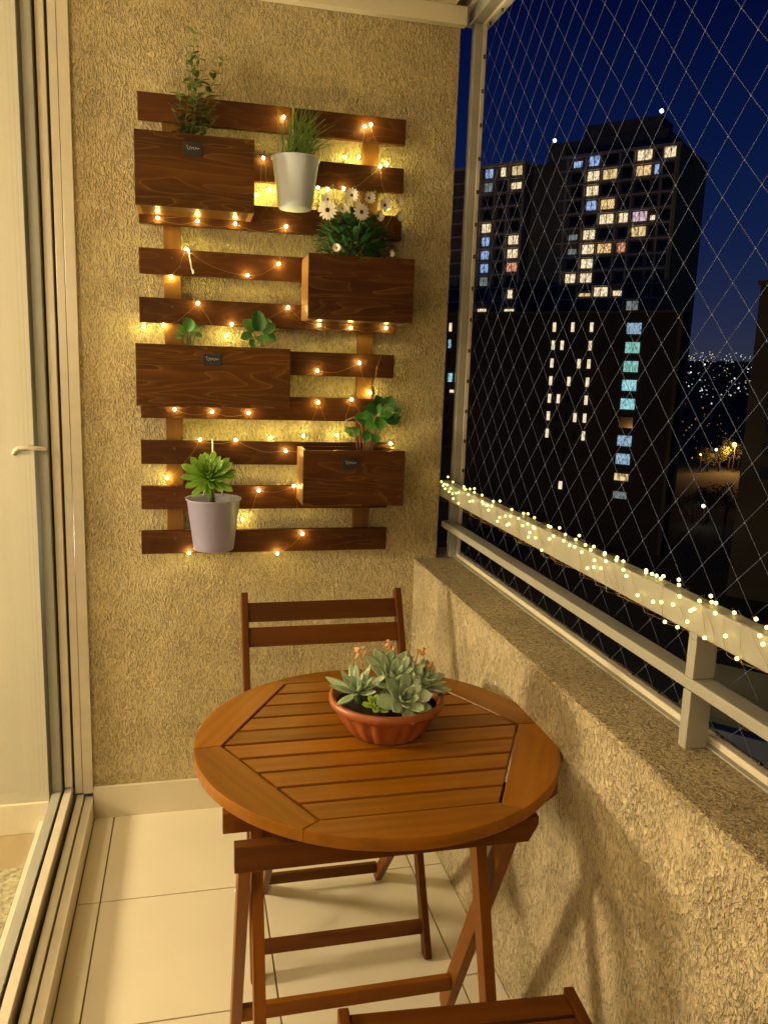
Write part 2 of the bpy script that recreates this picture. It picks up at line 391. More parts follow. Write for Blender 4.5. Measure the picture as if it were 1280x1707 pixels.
rm_w = simple('room_paint', (.50, .47, .39), .6, var=.02, scale=3)
rw = empty('room_wall', (-1.5, .05, 0), 'smooth cream room wall seen through the glass door', 'wall')
box('wall_panel', -3.6, -.13, -.050, .10, 0, 2.6, rm_w, rw)
box('skirting', -3.6, -.13, -.062, -.0505, 0, .102, m_paint, rw, .002)
rw2 = empty('room_side_wall', (-3.6, -1.7, 0), 'cream wall at the far side of the room indoors', 'wall')
box('wall_panel', -3.7, -3.6, -3.6, .1, 0, 2.6, rm_w, rw2)
rw3 = empty('room_end_wall', (-1.8, -3.65, 0), 'cream wall at the near end of the room indoors', 'wall')
box('wall_panel', -3.6, -.16, -3.7, -3.6, 0, 2.6, rm_w, rw3)
tag(box('room_ceiling', -3.7, -.12, -3.7, .1, 2.6, 2.7, rm_w), kind='structure')
m_rfl = simple('room_floor_tile', (.30, .23, .13), .4, var=.06, scale=6)
tag(box('room_floor', -3.7, -.16, -3.7, .1, -.1, .0, m_rfl), kind='structure')
m_rug = simple('mottled_rug', (.30, .27, .17), .95, var=.6, bump=.004, scale=70)
rg = box('rug', -2.3, -.168, -2.6, -.26, .001, .014, m_rug, None, .003)
tag(rg, 'mottled green and beige rug on the room floor behind the glass', 'rug')

# room lamps (behind the glass door): globe floor lamp and ceiling lamp
def globe(r, P, name):
    m = emis(name + '_glow', WARM, P / (math.pi * 4 * math.pi * r * r))
    bm = bmesh.new(); bmesh.ops.create_icosphere(bm, subdivisions=2, radius=r)
    return mesh_from(bm, smooth=True), m
FLX, FLY, FLZ = -1.70, -0.40, 1.08
lampo = empty('floor_lamp', (FLX, FLY, 0), 'lit globe floor lamp standing in the room', 'lamp')
me, m = globe(.15, P_FLOOR_LAMP, 'lamp_globe'); link('globe', me, m, lampo, (FLX, FLY, FLZ))
link('stand', lathe([(.13, 0), (.13, .015), (.012, .03), (.010, FLZ - .155), (.03, FLZ - .148)], 24), m_dark, lampo, (FLX, FLY, .0))
lampc = empty('ceiling_lamp', (-1.15, -1.15, 2.6), 'lit round pendant lamp hanging indoors', 'lamp')
me, m = globe(.14, P_CEIL_LAMP, 'ceiling_globe'); link('globe', me, m, lampc, (-1.15, -1.15, 1.95))
link('lamp_base', lathe([(.006, 2.08), (.006, 2.57), (.05, 2.575), (.05, 2.599)], 24), m_frame, lampc, (-1.15, -1.15, 0))

lampt = empty('fill_lamp', (-.62, -2.95, 1.7), 'added unseen fill globe in the room near the open end of the door', 'lamp')  # added out of view as front fill for faces turned to the viewer
me, m = globe(.10, 24.0, 'fill_globe'); link('globe', me, m, lampt, (-.62, -2.95, 1.75))
link('fill_stem', lathe([(.05, 1.575), (.05, 1.59), (.012, 1.60), (.012, 1.645)], 20), m_frame, lampt, (-.62, -2.95, 0))

# ------------------------------------------------------------------ railing, window frame, safety net
rl = empty('balcony_railing', (1.17, -1.4, .858), 'cream metal railing with two rails on top of the parapet', 'railing')
ybox('handrail', 1.145, 1.178, -3.4, .02, 1.073, 1.128, m_frame, rl, .004)
ybox('lower_rail', 1.158, 1.199, -3.4, .02, .965, .987, m_frame, rl, .003)
for yy in (-1.436, -2.9):
    for z0, z1 in ((.858, .965), (.987, 1.073)):
        zbox('post', 1.157, 1.200, yy, yy + .023, z0 + .0005, z1 - .0005, m_frame, rl, .002)
wf = empty('window_frame', (1.2, 0, .858), 'tall cream metal frame post and head holding the safety net', 'frame')
zbox('post', 1.186, 1.212, .000, .032, .859, 2.560, m_frame, wf, .003)
zbox('side_channel', 1.2125, 1.226, -.002, .016, .859, 2.560, m_alu, wf, .002)
ybox('head_beam', 1.176, 1.212, -3.4, .032, 2.5605, 2.595, m_frame, wf, .003)
ybox('head_channel', 1.2125, 1.238, -3.4, .05, 2.552, 2.580, m_alu, wf, .003)
ybox('upper_fill', 1.160, 1.235, -3.4, .15, 2.600, 2.66, m_ceil, wf, .002)
ybox('bottom_channel', 1.212, 1.232, -3.4, .05, .8585, .874, m_paint, wf, .003)
ybox('sealant_strip', 1.200, 1.2115, -3.4, .05, .8582, .862, m_frame, wf, .001)
hk = boxm(.006, .005, .012, .001); hk.materials.append(m_dark)
for k in range(34): link('hook', hk, None, wf, (1.230, -.035 - .1 * k, .872))
for k in range(16): link('hook', hk, None, wf, (1.219, -.0045, .963 + .1 * k))
for k in range(30): link('hook', hk, None, wf, (1.2225, -.035 - .1 * k, 2.549))

# diamond net, cell diagonal 0.1 m, in the plane x = 1.224
bm = bmesh.new(); NX = 1.2255
Y0, Y1, Z0, Z1 = -3.30, -.010, .874, 2.556
def clip(a, b):
    (y0, z0), (y1, z1) = a, b; t0, t1 = 0.0, 1.0
    for p, q in ((-(y1 - y0), y0 - Y0), (y1 - y0, Y1 - y0), (-(z1 - z0), z0 - Z0), (z1 - z0, Z1 - z0)):
        if abs(p) < 1e-12:
            if q < 0: return None
            continue
        r = q / p
        if p < 0: t0 = max(t0, r)
        else: t1 = min(t1, r)
    if t0 >= t1 - 1e-4: return None
    return (y0 + (y1 - y0) * t0, z0 + (z1 - z0) * t0), (y0 + (y1 - y0) * t1, z0 + (z1 - z0) * t1)
def wob(y, z):
    return (math.sin(y * 9.1 + z * 3.3) * .0022 + math.sin(z * 7.7 - y * 4.1) * .0018, math.sin(y * 5.3 + 1.2) * math.sin(z * 6.1) * .003)
for s in (1, -1):
    # nodes: y = -1.034 - .05 i, z = 1.963 + .05 j with even i + j
    for k in range(-60, 61):
        c = 1.963 - s * (-1.034) + .1 * k
        g = clip((Y0 - 1, s * (Y0 - 1) + c), (Y1 + 1, s * (Y1 + 1) + c))
        if not g: continue
        (ya, za), (yb, zb) = g; n = max(2, int(abs(yb - ya) / .05) + 1); pts = []
        for i in range(n + 1):
            y = ya + (yb - ya) * i / n; z = za + (zb - za) * i / n; wy, wz = wob(y, z)
            e0 = min(1, min(y - Y0, Y1 - y, z - Z0, Z1 - z) / .15)
            pts.append((NX + s * .0007, y + wy * e0, z + wz * e0))
        tube(bm, pts, .00058, 4)
net = empty('safety_net', (NX, -1.6, .87), 'grey diamond safety net stretched over the balcony opening', 'net')
link('mesh_cords', mesh_from(bm), m_net, net, (0, 0, 0))
bm = bmesh.new()
for i in range(-46, 22):
    for j in range(-23, 13):
        if (i + j) % 2: continue
        y = -1.034 + .05 * i; z = 1.963 + .05 * j
        if Y0 < y < Y1 and Z0 < z < Z1:
            wy, wz = wob(y, z); e0 = min(1, min(y - Y0, Y1 - y, z - Z0, Z1 - z) / .15)
            bmesh.ops.create_icosphere(bm, subdivisions=1, radius=.0017, matrix=Matrix.Translation((NX, y + wy * e0, z + wz * e0)))
kn = link('knots', mesh_from(bm), simple('net_knot', (.22, .25, .34), .6, spec=.3), net, (0, 0, 0)); kn['kind'] = 'stuff'

# ------------------------------------------------------------------ slatted rack on the back wall
tk = empty('slatted_rack', (.567, -.03, .9), 'tall dark brown rack of ten horizontal wooden slats on the wall', 'rack')
SL = [2.208 - .1411 * k for k in range(10)]
ends = [(.180, .966), (.177, .965), (.179, .963), (.177, .962), (.175, .954), (.175, .955), (.174, .957), (.172, .953), (.170, .948), (.168, .949)]
for k, z in enumerate(SL):
    o = box('slat', ends[k][0], ends[k][1], -.042, -.0225, z - .0365, z + .0365, m_slat, tk, .0015)
    o.rotation_euler = (0, random.uniform(-.002, .002), 0)
for x0 in (.246, .839):
    zbox('batten', x0, x0 + .050, -.0215, -.0005, .925, 2.22, m_batten, tk, .001)
sm = lathe([(0, 0), (.004, 0), (.0035, .0015), (0, .002)], 10); sm.materials.append(m_dark)
for z in SL:
    for x in (.271, .864):
        link('screw', sm, None, tk, (x, -.042, z + .012), Euler((math.pi / 2, 0, 0)))

# fairy lights wound through the rack
LED = [(0.853, -0.05, 2.216), (0.591, -0.05, 2.211), (0.834, -0.05, 2.208), (0.823, -0.026, 2.127), (0.781, -0.026, 2.123), (0.912, -0.026, 2.114), (0.886, -0.05, 2.1), (0.534, -0.05, 2.093), (0.7, -0.026, 2.029), (0.775, -0.05, 2.027), (0.729, -0.026, 2.026), (0.58, -0.026, 2.019), (0.553, -0.026, 2.011), (0.516, -0.026, 1.993), (0.919, -0.026, 1.981), (0.453, -0.05, 1.903), (0.232, -0.05, 1.903), (0.344, -0.05, 1.903), (0.603, -0.05, 1.906), (0.311, -0.05, 1.822), (0.582, -0.05, 1.796), (0.489, -0.05, 1.758), (0.267, -0.026, 1.742), (0.612, -0.05, 1.67), (0.344, -0.05, 1.669), (0.921, -0.05, 1.622), (0.709, -0.05, 1.622), (0.443, -0.05, 1.612), (0.808, -0.05, 1.617), (0.244, -0.026, 1.602), (0.187, -0.026, 1.595), (0.429, -0.026, 1.579), (0.839, -0.05, 1.511), (0.706, -0.05, 1.482), (0.881, -0.026, 1.418), (0.817, -0.05, 1.396), (0.71, -0.05, 1.384), (0.273, -0.05, 1.353), (0.384, -0.05, 1.348), (0.494, -0.05, 1.347), (0.777, -0.026, 1.28), (0.668, -0.026, 1.276), (0.565, -0.026, 1.269), (0.348, -0.045, 1.262), (0.455, -0.045, 1.262), (0.949, -0.05, 1.257), (0.61, -0.05, 1.23), (0.248, -0.026, 1.14), (0.637, -0.05, 1.118), (0.527, -0.05, 1.104), (0.478, -0.026, 1.007), (0.667, -0.05, 0.962), (0.311, -0.05, 0.906), (0.587, -0.05, 0.899)]
ledm = bpy.data.meshes.new('led')
bm = bmesh.new(); bmesh.ops.create_icosphere(bm, subdivisions=1, radius=.0043); bm.to_mesh(ledm); bm.free(); ledm.materials.append(m_led)
for p in ledm.polygons: p.use_smooth = True
ft = empty('fairy_lights', (.567, -.05, .9), 'string of warm fairy lights wound through the slatted rack', 'string lights')
for (x, y, z) in LED: link('bulb', ledm, None, ft, (x, y - .008, z))
bands = {}
for p in LED: bands.setdefault(int((2.25 - p[2]) / .1411), []).append(p)
path = []
for i, kz in enumerate(sorted(bands)):
    row = sorted(bands[kz], key=lambda a: a[0] if i % 2 == 0 else -a[0])
    path += row
bm = bmesh.new(); pts = []
for a, b_ in zip(path, path[1:]):
    L = math.dist(a, b_); n = max(3, int(L / .02)); sag = min(.018, L * .12); ph = random.uniform(0, 6)
    for i in range(n):
        u = i / n; far = math.sin(math.pi * u)
        pts.append((a[0] + (b_[0] - a[0]) * u + .004 * math.sin(ph + u * 9) * far, min(a[1], b_[1]) - .002 - .002 * far, a[2] + (b_[2] - a[2]) * u - sag * far))
tube(bm, pts, .00036, 4); link('wire', mesh_from(bm), m_wire, ft, (0, 0, 0))

# fairy lights tangled along the handrail
RL = [(1.16, -0.026, 1.144), (1.137, -0.03, 1.128), (1.137, -0.068, 1.11), (1.137, -0.111, 1.107), (1.137, -0.155, 1.107), (1.137, -0.164, 1.093), (1.137, -0.189, 1.115), (1.16, -0.196, 1.133), (1.137, -0.215, 1.087), (1.16, -0.248, 1.137), (1.16, -0.292, 1.145), (1.137, -0.308, 1.129), (1.137, -0.345, 1.116), (1.137, -0.425, 1.127), (1.16, -0.452, 1.133), (1.137, -0.453, 1.122), (1.137, -0.476, 1.112), (1.137, -0.55, 1.094), (1.16, -0.589, 1.134), (1.137, -0.631, 1.103), (1.137, -0.644, 1.126), (1.17, -0.644, 1.133), (1.137, -0.691, 1.129), (1.16, -0.736, 1.139), (1.137, -0.75, 1.126), (1.137, -0.762, 1.095), (1.137, -0.787, 1.126), (1.137, -0.807, 1.103), (1.16, -0.82, 1.135), (1.16, -0.837, 1.136), (1.137, -0.846, 1.081), (1.137, -0.903, 1.128), (1.16, -0.916, 1.134), (1.137, -0.956, 1.128), (1.16, -0.971, 1.134), (1.137, -0.988, 1.125), (1.137, -1.011, 1.127), (1.137, -1.045, 1.123), (1.16, -1.052, 1.136), (1.137, -1.076, 1.095), (1.137, -1.099, 1.103), (1.16, -1.1, 1.133), (1.137, -1.103, 1.119), (1.137, -1.132, 1.109), (1.165, -1.143, 1.134), (1.137, -1.149, 1.128), (1.16, -1.177, 1.134), (1.137, -1.215, 1.127), (1.165, -1.249, 1.134), (1.137, -1.275, 1.093), (1.16, -1.28, 1.135), (1.165, -1.289, 1.134), (1.16, -1.311, 1.134), (1.137, -1.328, 1.096), (1.137, -1.354, 1.103), (1.16, -1.365, 1.137), (1.16, -1.366, 1.147), (1.137, -1.372, 1.072), (1.137, -1.403, 1.128), (1.137, -1.408, 1.074), (1.137, -1.435, 1.093), (1.137, -1.448, 1.119), (1.16, -1.459, 1.144), (1.16, -1.461, 1.134), (1.16, -1.47, 1.135), (1.137, -1.482, 1.080), (1.137, -1.503, 1.129), (1.16, -1.52, 1.134), (1.137, -1.567, 1.076), (1.16, -1.571, 1.14), (1.16, -1.594, 1.134),
      (1.137, -.13, 1.120), (1.137, -.09, 1.126), (1.137, -.05, 1.118), (1.16, -.36, 1.136), (1.137, -.50, 1.128), (1.137, -.60, 1.118), (1.16, -1.64, 1.135), (1.137, -1.69, 1.11), (1.15, -1.75, 1.135), (1.137, -1.82, 1.10), (1.16, -1.88, 1.135)]
rr_ = random.Random(77)
for k in range(34):
    y = -.02 - 1.75 * (k + rr_.random()) / 34; y += .02 * math.sin(k * 2.3)
    q = rr_.random()
    if q < .5: RL.append((1.137 + rr_.uniform(-.002, .002), y, 1.128 - abs(rr_.gauss(0, .018))))
    else: RL.append((rr_.uniform(1.142, 1.172), y, 1.1335 + rr_.uniform(0, .008)))
ledr = bpy.data.meshes.new('rail_led')
bm = bmesh.new(); bmesh.ops.create_icosphere(bm, subdivisions=1, radius=.0036); bm.to_mesh(ledr); bm.free(); ledr.materials.append(m_ledr)
for p in ledr.polygons: p.use_smooth = True
fr_ = empty('fairy_lights', (1.16, -1.0, 1.08), 'tangled string of warm fairy lights along the metal handrail', 'string lights')
for (x, y, z) in RL: link('bulb', ledr, None, fr_, (x + random.uniform(-.002, .001), y, z))
for s in range(4):
    bm = bmesh.new(); pts = []; n = 420; ph = s * 2.1
    for i in range(n):
        u = i / n; y = -.015 - 1.95 * u; a = ph + u * (52 + 9 * s) + 1.3 * math.sin(u * 31 + s)
        hx, hz = .0205, .0315
        cx, cz = math.cos(a), math.sin(a); k = 1 / max(abs(cx), abs(cz)); drop = .004 * max(0, -cz) * (1 + math.sin(u * 77 + s))
        pts.append((1.1615 + hx * cx * k, y + .012 * math.sin(a * 1.7), 1.1005 + hz * cz * k - drop))
    tube(bm, pts, .00045, 4); link('wire', mesh_from(bm), m_wire, fr_, (0, 0, 0))

# ------------------------------------------------------------------ planter boxes
def planter(x0, x1, z0, z1, label, mat, side, d=.15, has_tag=False, tx=0.5):
    o = empty('planter_box', ((x0 + x1) / 2, -.12, z0), label, 'planter box', 'wooden planter boxes hung on the rack')
    yb, yf = -.0432, -.0432 - d; th = .014
    box('front_board', x0, x1, yf, yf + th, z0, z1, mat, o, .0012)
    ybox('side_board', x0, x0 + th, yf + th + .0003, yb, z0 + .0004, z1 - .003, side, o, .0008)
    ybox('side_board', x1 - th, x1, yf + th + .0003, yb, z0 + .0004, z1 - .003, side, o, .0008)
    box('bottom_board', x0 + th + .0003, x1 - th - .0003, yf + th + .0003, yb, z0 + .001, z0 + .013, mat, o)
    box('back_board', x0 + th + .0003, x1 - th - .0003, yb - .012, yb - .0005, z0 + .0133, z1 - .002, mat, o)
    box('soil', x0 + th + .0006, x1 - th - .0006, yf + th + .0006, yb - .0126, z1 - .05, z1 - .028, m_soil, o)
    if has_tag:
        cx = x0 + (x1 - x0) * tx; w = .052; h = .034; zt = z1 - .022 - h / 2
        tg = box('name_tag', cx - w / 2, cx + w / 2, yf - .0025, yf - .0004, zt - h / 2, zt + h / 2, m_tag, o, .0008)
        bm = bmesh.new(); pts = []      # illegible handwritten word
        for i in range(46):
            u = i / 45; pts.append((cx - .017 + .034 * u + .0018 * math.sin(u * 38), yf - .0031, zt + .002 + .0042 * math.sin(u * 26) * (1.0 - .55 * u) + (.004 if u < .12 else 0)))
        tube(bm, pts, .0007, 4)
        link('lettering', mesh_from(bm), m_tagink, tg, (0, 0, 0))
    return o
planter(.178, .498, 1.913, 2.106, 'topmost wooden planter box with a black tag, on the left under the tall herb', m_box, m_boxlit, has_tag=True, tx=.48)
planter(.654, .970, 1.632, 1.817, 'wooden planter box without a tag that holds the white daisies', m_boxdark, m_boxlit)
planter(.171, .605, 1.369, 1.543, 'widest wooden planter box, on the left in the middle of the rack', m_box, m_boxlit, has_tag=True, tx=.485)
planter(.648, .963, 1.076, 1.247, 'lowest wooden planter box, at right under the drooping round leaves', m_boxdark, m_boxlit, has_tag=True, tx=.46)

bm = bmesh.new(); tube(bm, [(.317, -.020, 1.824), (.317, -.034, 1.829), (.318, -.046, 1.824), (.321, -.047, 1.80), (.327, -.048, 1.765), (.330, -.052, 1.754), (.332, -.060, 1.756), (.331, -.062, 1.765)], .0022, 6)
tag(link('wire_hook', mesh_from(bm, smooth=True), m_steelwire), 'empty white wire hook hanging over the fourth slat', 'hook')

# ------------------------------------------------------------------ hanging pots
def pot(cx, cy, z0, z1, rb, rt, mat, label, hook_z, facets=True):
    o = empty('hanging_pot', (cx, cy, z0), label, 'pot')
    h = z1 - z0
    seg = 60
    prof = [(0, 0), (rb - .003, 0), (rb, .003), (rt - .004, h - .006), (rt - .001, h - .004), (rt, h), (rt - .0035, h - .001), (rt - .007, h - .012), (rb + (rt - rb) * .75 - .004, h * .80)]
    def mod(k, th, r, z):
        if facets and 2 <= k <= 3: return r * (1 - .012 * abs(math.cos(th * 4)))
        return r
    link('pot_body', lathe(prof, seg, mod), mat, o, (cx, cy, z0))
    rs = rb + (rt - rb) * .80 - .0045
    link('soil', lathe([(0, h * .80), (rs * .5, h * .805), (rs, h * .79)], 30), m_soil, o, (cx, cy, z0))
    bm = bmesh.new(); yy = -.048
    hx = cx + .0
    ring = [(hx - .030, cy + rt * .80, z1 - .004), (hx - .020, cy + rt * .85 + .01, z1 + .03), (hx, yy - .004, z1 + .045), (hx + .020, cy + rt * .85 + .01, z1 + .03), (hx + .030, cy + rt * .80, z1 - .004)]
    tube(bm, ring, .0016, 6)
    tube(bm, [(hx, yy - .004, z1 + .045), (hx, yy, z1 + .07), (hx, yy, hook_z), (hx, -.044, hook_z + .004), (hx, -.03, hook_z + .004), (hx, -.02, hook_z - .002)], .0022, 6)
    link('hook', mesh_from(bm, smooth=True), m_steelwire, o, (0, 0, 0))
    return o
pot(.6205, -.128, 1.943, 2.083, .0485, .0715, m_white, 'white hanging pot with thin grassy chives beside the top planter', SL[0] + .038)
pot(.385, -.136, .936, 1.094, .0605, .0835, m_lilac, 'greyish lilac hanging pot with a green rosette near the bottom slats', SL[7] + .038)

# ------------------------------------------------------------------ leaves
def leaf_mesh(L, Wd, widest=.5, tip=1.0, cup=.15, curl=.25, thick=0.0, n=7, c=5, base=.15, fold=0.0):
    """leaf along +Y from the origin, +Z is its upper side"""
    bm = bmesh.new(); top = []; bot = []
    for i in range(n + 1):
        t_ = i / n
        w = Wd / 2 * (base + (1 - base) * math.sin(math.pi / 2 * min(1, t_ / widest)) ** 1.0 if t_ <= widest else max(0, 1 - ((t_ - widest) / (1 - widest)) ** (2.2 * tip)) ** .75)
        if i == n: w = Wd * .012
        zc = curl * L * t_ * t_
        rt, rb_ = [], []
        for j in range(c):
            s = -1 + 2 * j / (c - 1)
            z = zc + cup * w * (s * s) + fold * w * abs(s)
            th = thick * (1 - s * s) * math.sin(math.pi * min(.97, t_ * .9 + .1)) ** .6
            rt.append(bm.verts.new((s * w, L * t_, z + th * .35)))
            if thick: rb_.append(rt[-1] if j in (0, c - 1) else bm.verts.new((s * w, L * t_, z - th)))
        top.append(rt); bot.append(rb_)
    for i in range(n):
        for j in range(c - 1):
            bm.faces.new((top[i][j], top[i][j + 1], top[i + 1][j + 1], top[i + 1][j]))
            if thick: bm.faces.new((bot[i][j + 1], bot[i][j], bot[i + 1][j], bot[i + 1][j + 1]))
    return mesh_from(bm, smooth=True)

# tall herb
def herb():
    o = empty('herb_plant', (.335, -.12, 2.08), 'tall leafy herb sprig growing out of the top planter box', 'plant')
    rnd = random.Random(3)
    bml = bmesh.new()
    lf_ = [leaf_mesh(.040, .019, .5, 1, .1, -.3, 0, 4, 3), leaf_mesh(.033, .017, .5, 1, .2, -.1, 0, 4, 3)]
    stems = []
    for k, (tx, ty, tz) in enumerate([(.342, -.10, 2.405), (.330, -.13, 2.33), (.300, -.12, 2.24), (.275, -.14, 2.19), (.395, -.12, 2.29), (.425, -.12, 2.34), (.430, -.15, 2.24), (.360, -.16, 2.27), (.315, -.15, 2.17), (.385, -.10, 2.20), (.405, -.16, 2.17), (.350, -.11, 2.34)]):
        bx = .325 + rnd.uniform(-.03, .035); by = -.12 + rnd.uniform(-.02, .02)
        pts = []
        for i in range(9):
            u = i / 8; pts.append(Vector((bx + (tx - bx) * u ** 1.3, by + (ty - by) * u, 2.07 + (tz - 2.07) * u)))
        bm = bmesh.new(); tube(bm, pts, .0013, 5, r_end=.0006); link('stem', mesh_from(bm), m_stem, o, (0, 0, 0))
        nl = int((tz - 2.07) / .0165)
        for i in range(2, nl):
            u = i / nl; p = pts[min(7, int(u * 8))].lerp(pts[min(8, int(u * 8) + 1)], u * 8 - int(u * 8))
            for sgn in (0, 1):
                a = i * 1.7 + sgn * math.pi + rnd.uniform(-.5, .5); el = rnd.uniform(.0, .9)
                d = Vector((math.cos(a) * math.cos(el), math.sin(a) * math.cos(el) * .8, math.sin(el)))
                me = lf_[rnd.randint(0, 1)]; Mx = Matrix.Translation(p) @ basis(d).to_4x4() @ Matrix.Scale(rnd.uniform(.6, 1.05) * (1 - .30 * u), 4)
                nv = len(bml.verts); bml.from_mesh(me); bml.verts.ensure_lookup_table()
                for v in bml.verts[nv:]: v.co = Mx @ v.co
    l = link('leaves', mesh_from(bml, smooth=True), m_herb, o, (0, 0, 0)); l['kind'] = 'stuff'
herb()

# chives
o = empty('chive_plant', (.6205, -.128, 2.05), 'thin upright chives growing in the white hanging pot', 'plant')
bm = bmesh.new(); rnd = random.Random(5)
for k in range(95):
    a = rnd.uniform(0, 6.28); r = rnd.uniform(0, .045); bx, by = .622 + r * math.cos(a), -.128 + r * math.sin(a)
    h = rnd.uniform(.09, .20); lx = rnd.gauss(.030, .035); ly = rnd.uniform(-.04, .05)
    if abs(lx) > .09: lx = .05
    pts = [(bx + lx * u * u, by + ly * u * u, 2.055 + h * u - abs(lx) * .35 * u ** 3) for u in [i / 6 for i in range(7)]]
    tube(bm, pts, .0019, 4, r_end=.0007)
l = link('blades', mesh_from(bm, smooth=True), m_grass, o, (0, 0, 0)); l['kind'] = 'stuff'

# daisies
o = empty('daisy_plant', (.80, -.12, 1.80), 'bushy white daisies growing in the planter box at right', 'plant')
bm = bmesh.new(); rnd = random.Random(8)
lfm = leaf_mesh(.044, .016, .55, 1, .2, -.25, 0, 4, 3)
for k in range(620):
    a = rnd.uniform(0, 6.28); el = rnd.uniform(-.1, 1.5); rr = rnd.uniform(.3, 1) ** .6
    p = Vector((.80 + .115 * rr * math.cos(a) * math.cos(el), -.12 + .055 * rr * math.sin(a) * math.cos(el), 1.795 + .150 * rr * math.sin(el)))
    d = Vector((math.cos(a), math.sin(a) * .8, rnd.uniform(-.2, 1.1)))
    Mx = Matrix.Translation(p) @ basis(d).to_4x4() @ Matrix.Scale(rnd.uniform(.6, 1.1), 4)
    nv = len(bm.verts); bm.from_mesh(lfm); bm.verts.ensure_lookup_table()
    for v in bm.verts[nv:]: v.co = Mx @ v.co
l = link('foliage', mesh_from(bm, smooth=True), m_daisyleaf, o, (0, 0, 0)); l['kind'] = 'stuff'
pet = leaf_mesh(.0205, .0072, .6, 1.2, .1, -.05, 0, 4, 3, base=.35)
def flower(p, face, sc=1.0, npet=15, close=.0):
    fo = link('flower', lathe([(0, -.002), (.005, -.001), (.0058, .001), (.004, .0032), (0, .004)], 12), m_core, o, p, basis(Vector((0, 0, 1)), Vector(face)) if abs(Vector(face).normalized().z) < .99 else Matrix.Identity(3))
    bmf = bmesh.new()
    for k in range(npet):
        a = 2 * math.pi * k / npet + random.uniform(-.08, .08)
        d = Vector((math.cos(a), math.sin(a), close + random.uniform(-.05, .08)))
        Mx = Matrix.Translation(d.normalized() * .0045) @ basis(d).to_4x4()
        nv = len(bmf.verts); bmf.from_mesh(pet); bmf.verts.ensure_lookup_table()
        for v in bmf.verts[nv:]: v.co = Mx @ v.co
    pp = bpy.data.objects.new('petals', mesh_from(bmf, smooth=True)); COL.objects.link(pp); pp.data.materials.append(m_petal); pp.parent = fo
    fo.scale = (sc, sc, sc)
flower((.703, -.205, 1.935), (-.3, -1, .15), 1.15)
flower((.802, -.205, 1.937), (.25, -1, .1), 1.05)
for p, f_, s, cl in [((.783, -.15, 2.005), (-.2, -1, .7), .85, .5), ((.838, -.13, 2.005), (.2, -1, .8), .8, .7), ((.882, -.15, 1.985), (.3, -1, .6), .9, .4), ((.715, -.14, 1.990), (-.6, -.8, .6), .8, .6),
                     ((.858, -.17, 1.950), (.6, -1, .3), .75, .7), ((.752, -.17, 1.962), (0, -1, .5), .7, 1.0), ((.735, -.19, 1.835), (-.3, -1, -.3), .6, .9), ((.918, -.16, 1.955), (.8, -.9, .3), .75, .8), ((.895, -.18, 1.83), (.6, -1, -.2), .55, .9), ((.925, -.14, 1.998), (.4, -.9, .6), .65, .9)]:
    flower((p[0], p[1], p[2] - (.014 if p[2] > 1.94 else 0)), f_, s * 1.12, 13, cl)
bm = bmesh.new()
for p in [(.703, -.20, 1.93), (.802, -.20, 1.93), (.783, -.13, 2.0), (.835, -.11, 1.995), (.880, -.13, 1.98), (.70, -.12, 1.98), (.745, -.14, 1.96), (.915, -.15, 1.96), (.725, -.15, 2.01), (.765, -.14, 2.02), (.86, -.12, 2.01)]:
    tube(bm, [(.80 + (p[0] - .8) * .3, -.12, 1.82), (.80 + (p[0] - .8) * .7, (p[1] - .12) / 2, 1.82 + (p[2] - 1.82) * .5), p], .0012, 4)
for p in [(.725, -.15, 2.01), (.765, -.14, 2.02), (.86, -.12, 2.01)]:
    bmesh.ops.create_icosphere(bm, subdivisions=1, radius=.0055, matrix=Matrix.Translation(p) @ Matrix.Diagonal((1, 1, 1.5, 1)))
link('stems', mesh_from(bm), m_stem, o, (0, 0, 0))

# round leaved plants
rleaf = leaf_mesh(.040, .038, .5, 1.1, .35, -.25, 0, 7, 5, base=.35); rleaf.materials.append(m_round)
def roundplant(name, cx, cz0, spots, label, size=1.0, stemmat=None):
    o = empty(name, (cx, -.12, cz0), label, 'plant')
    for (x, y, z, dx, dy, dz, s) in spots:
        d = Vector((dx, dy, dz)).normalized()
        link('leaf', rleaf, None, o, Vector((x, y, z)) - d * .018 * s, basis(d, (0.1, -.8, .6)), (s * size,) * 3)
        bm = bmesh.new(); b0 = Vector((cx + (x - cx) * .25, -.12, cz0)); p1 = Vector((x, y, z)) - d * .018 * s
        tube(bm, [b0, b0.lerp(p1, .5) + Vector((0, 0, .01)), p1], .0013, 5); link('stem', mesh_from(bm, smooth=True), stemmat or m_stem, o, (0, 0, 0))
    return o
roundplant('round_leaf_plant', .315, 1.515, [(.318, -.16, 1.600, .3, -.2, 1, 1.0), (.335, -.13, 1.592, .8, -.1, .5, .8), (.298, -.14, 1.585, -.7, 0, .8, .85), (.312, -.12, 1.610, .1, .2, 1, .8), (.288, -.12, 1.568, -1, -.2, .2, .6), (.345, -.15, 1.573, 1, -.3, 0, .55), (.322, -.18, 1.572, .2, -1, .1, .8)],
           'smaller leafy plant at the left end of the widest planter', .9, m_stem)
roundplant('round_leaf_plant', .515, 1.515, [(.515, -.17, 1.612, 0, -.2, 1, 1.2), (.543, -.15, 1.600, .8, -.2, .7, 1.1), (.490, -.15, 1.605, -.6, -.1, 1, 1.1), (.515, -.13, 1.632, .1, .1, 1, 1.0), (.550, -.14, 1.575, 1, -.3, -.2, .9), (.483, -.16, 1.575, -1, -.4, -.1, .9), (.520, -.19, 1.572, .3, -1, -.3, 1.1), (.500, -.18, 1.556, -.5, -1, -.5, .8), (.540, -.12, 1.618, .6, .3, .7, .9)],
           'fuller round-leaved plant near the right end of the widest planter', 1.0, m_stemred)
rnd = random.Random(12)
sp = []
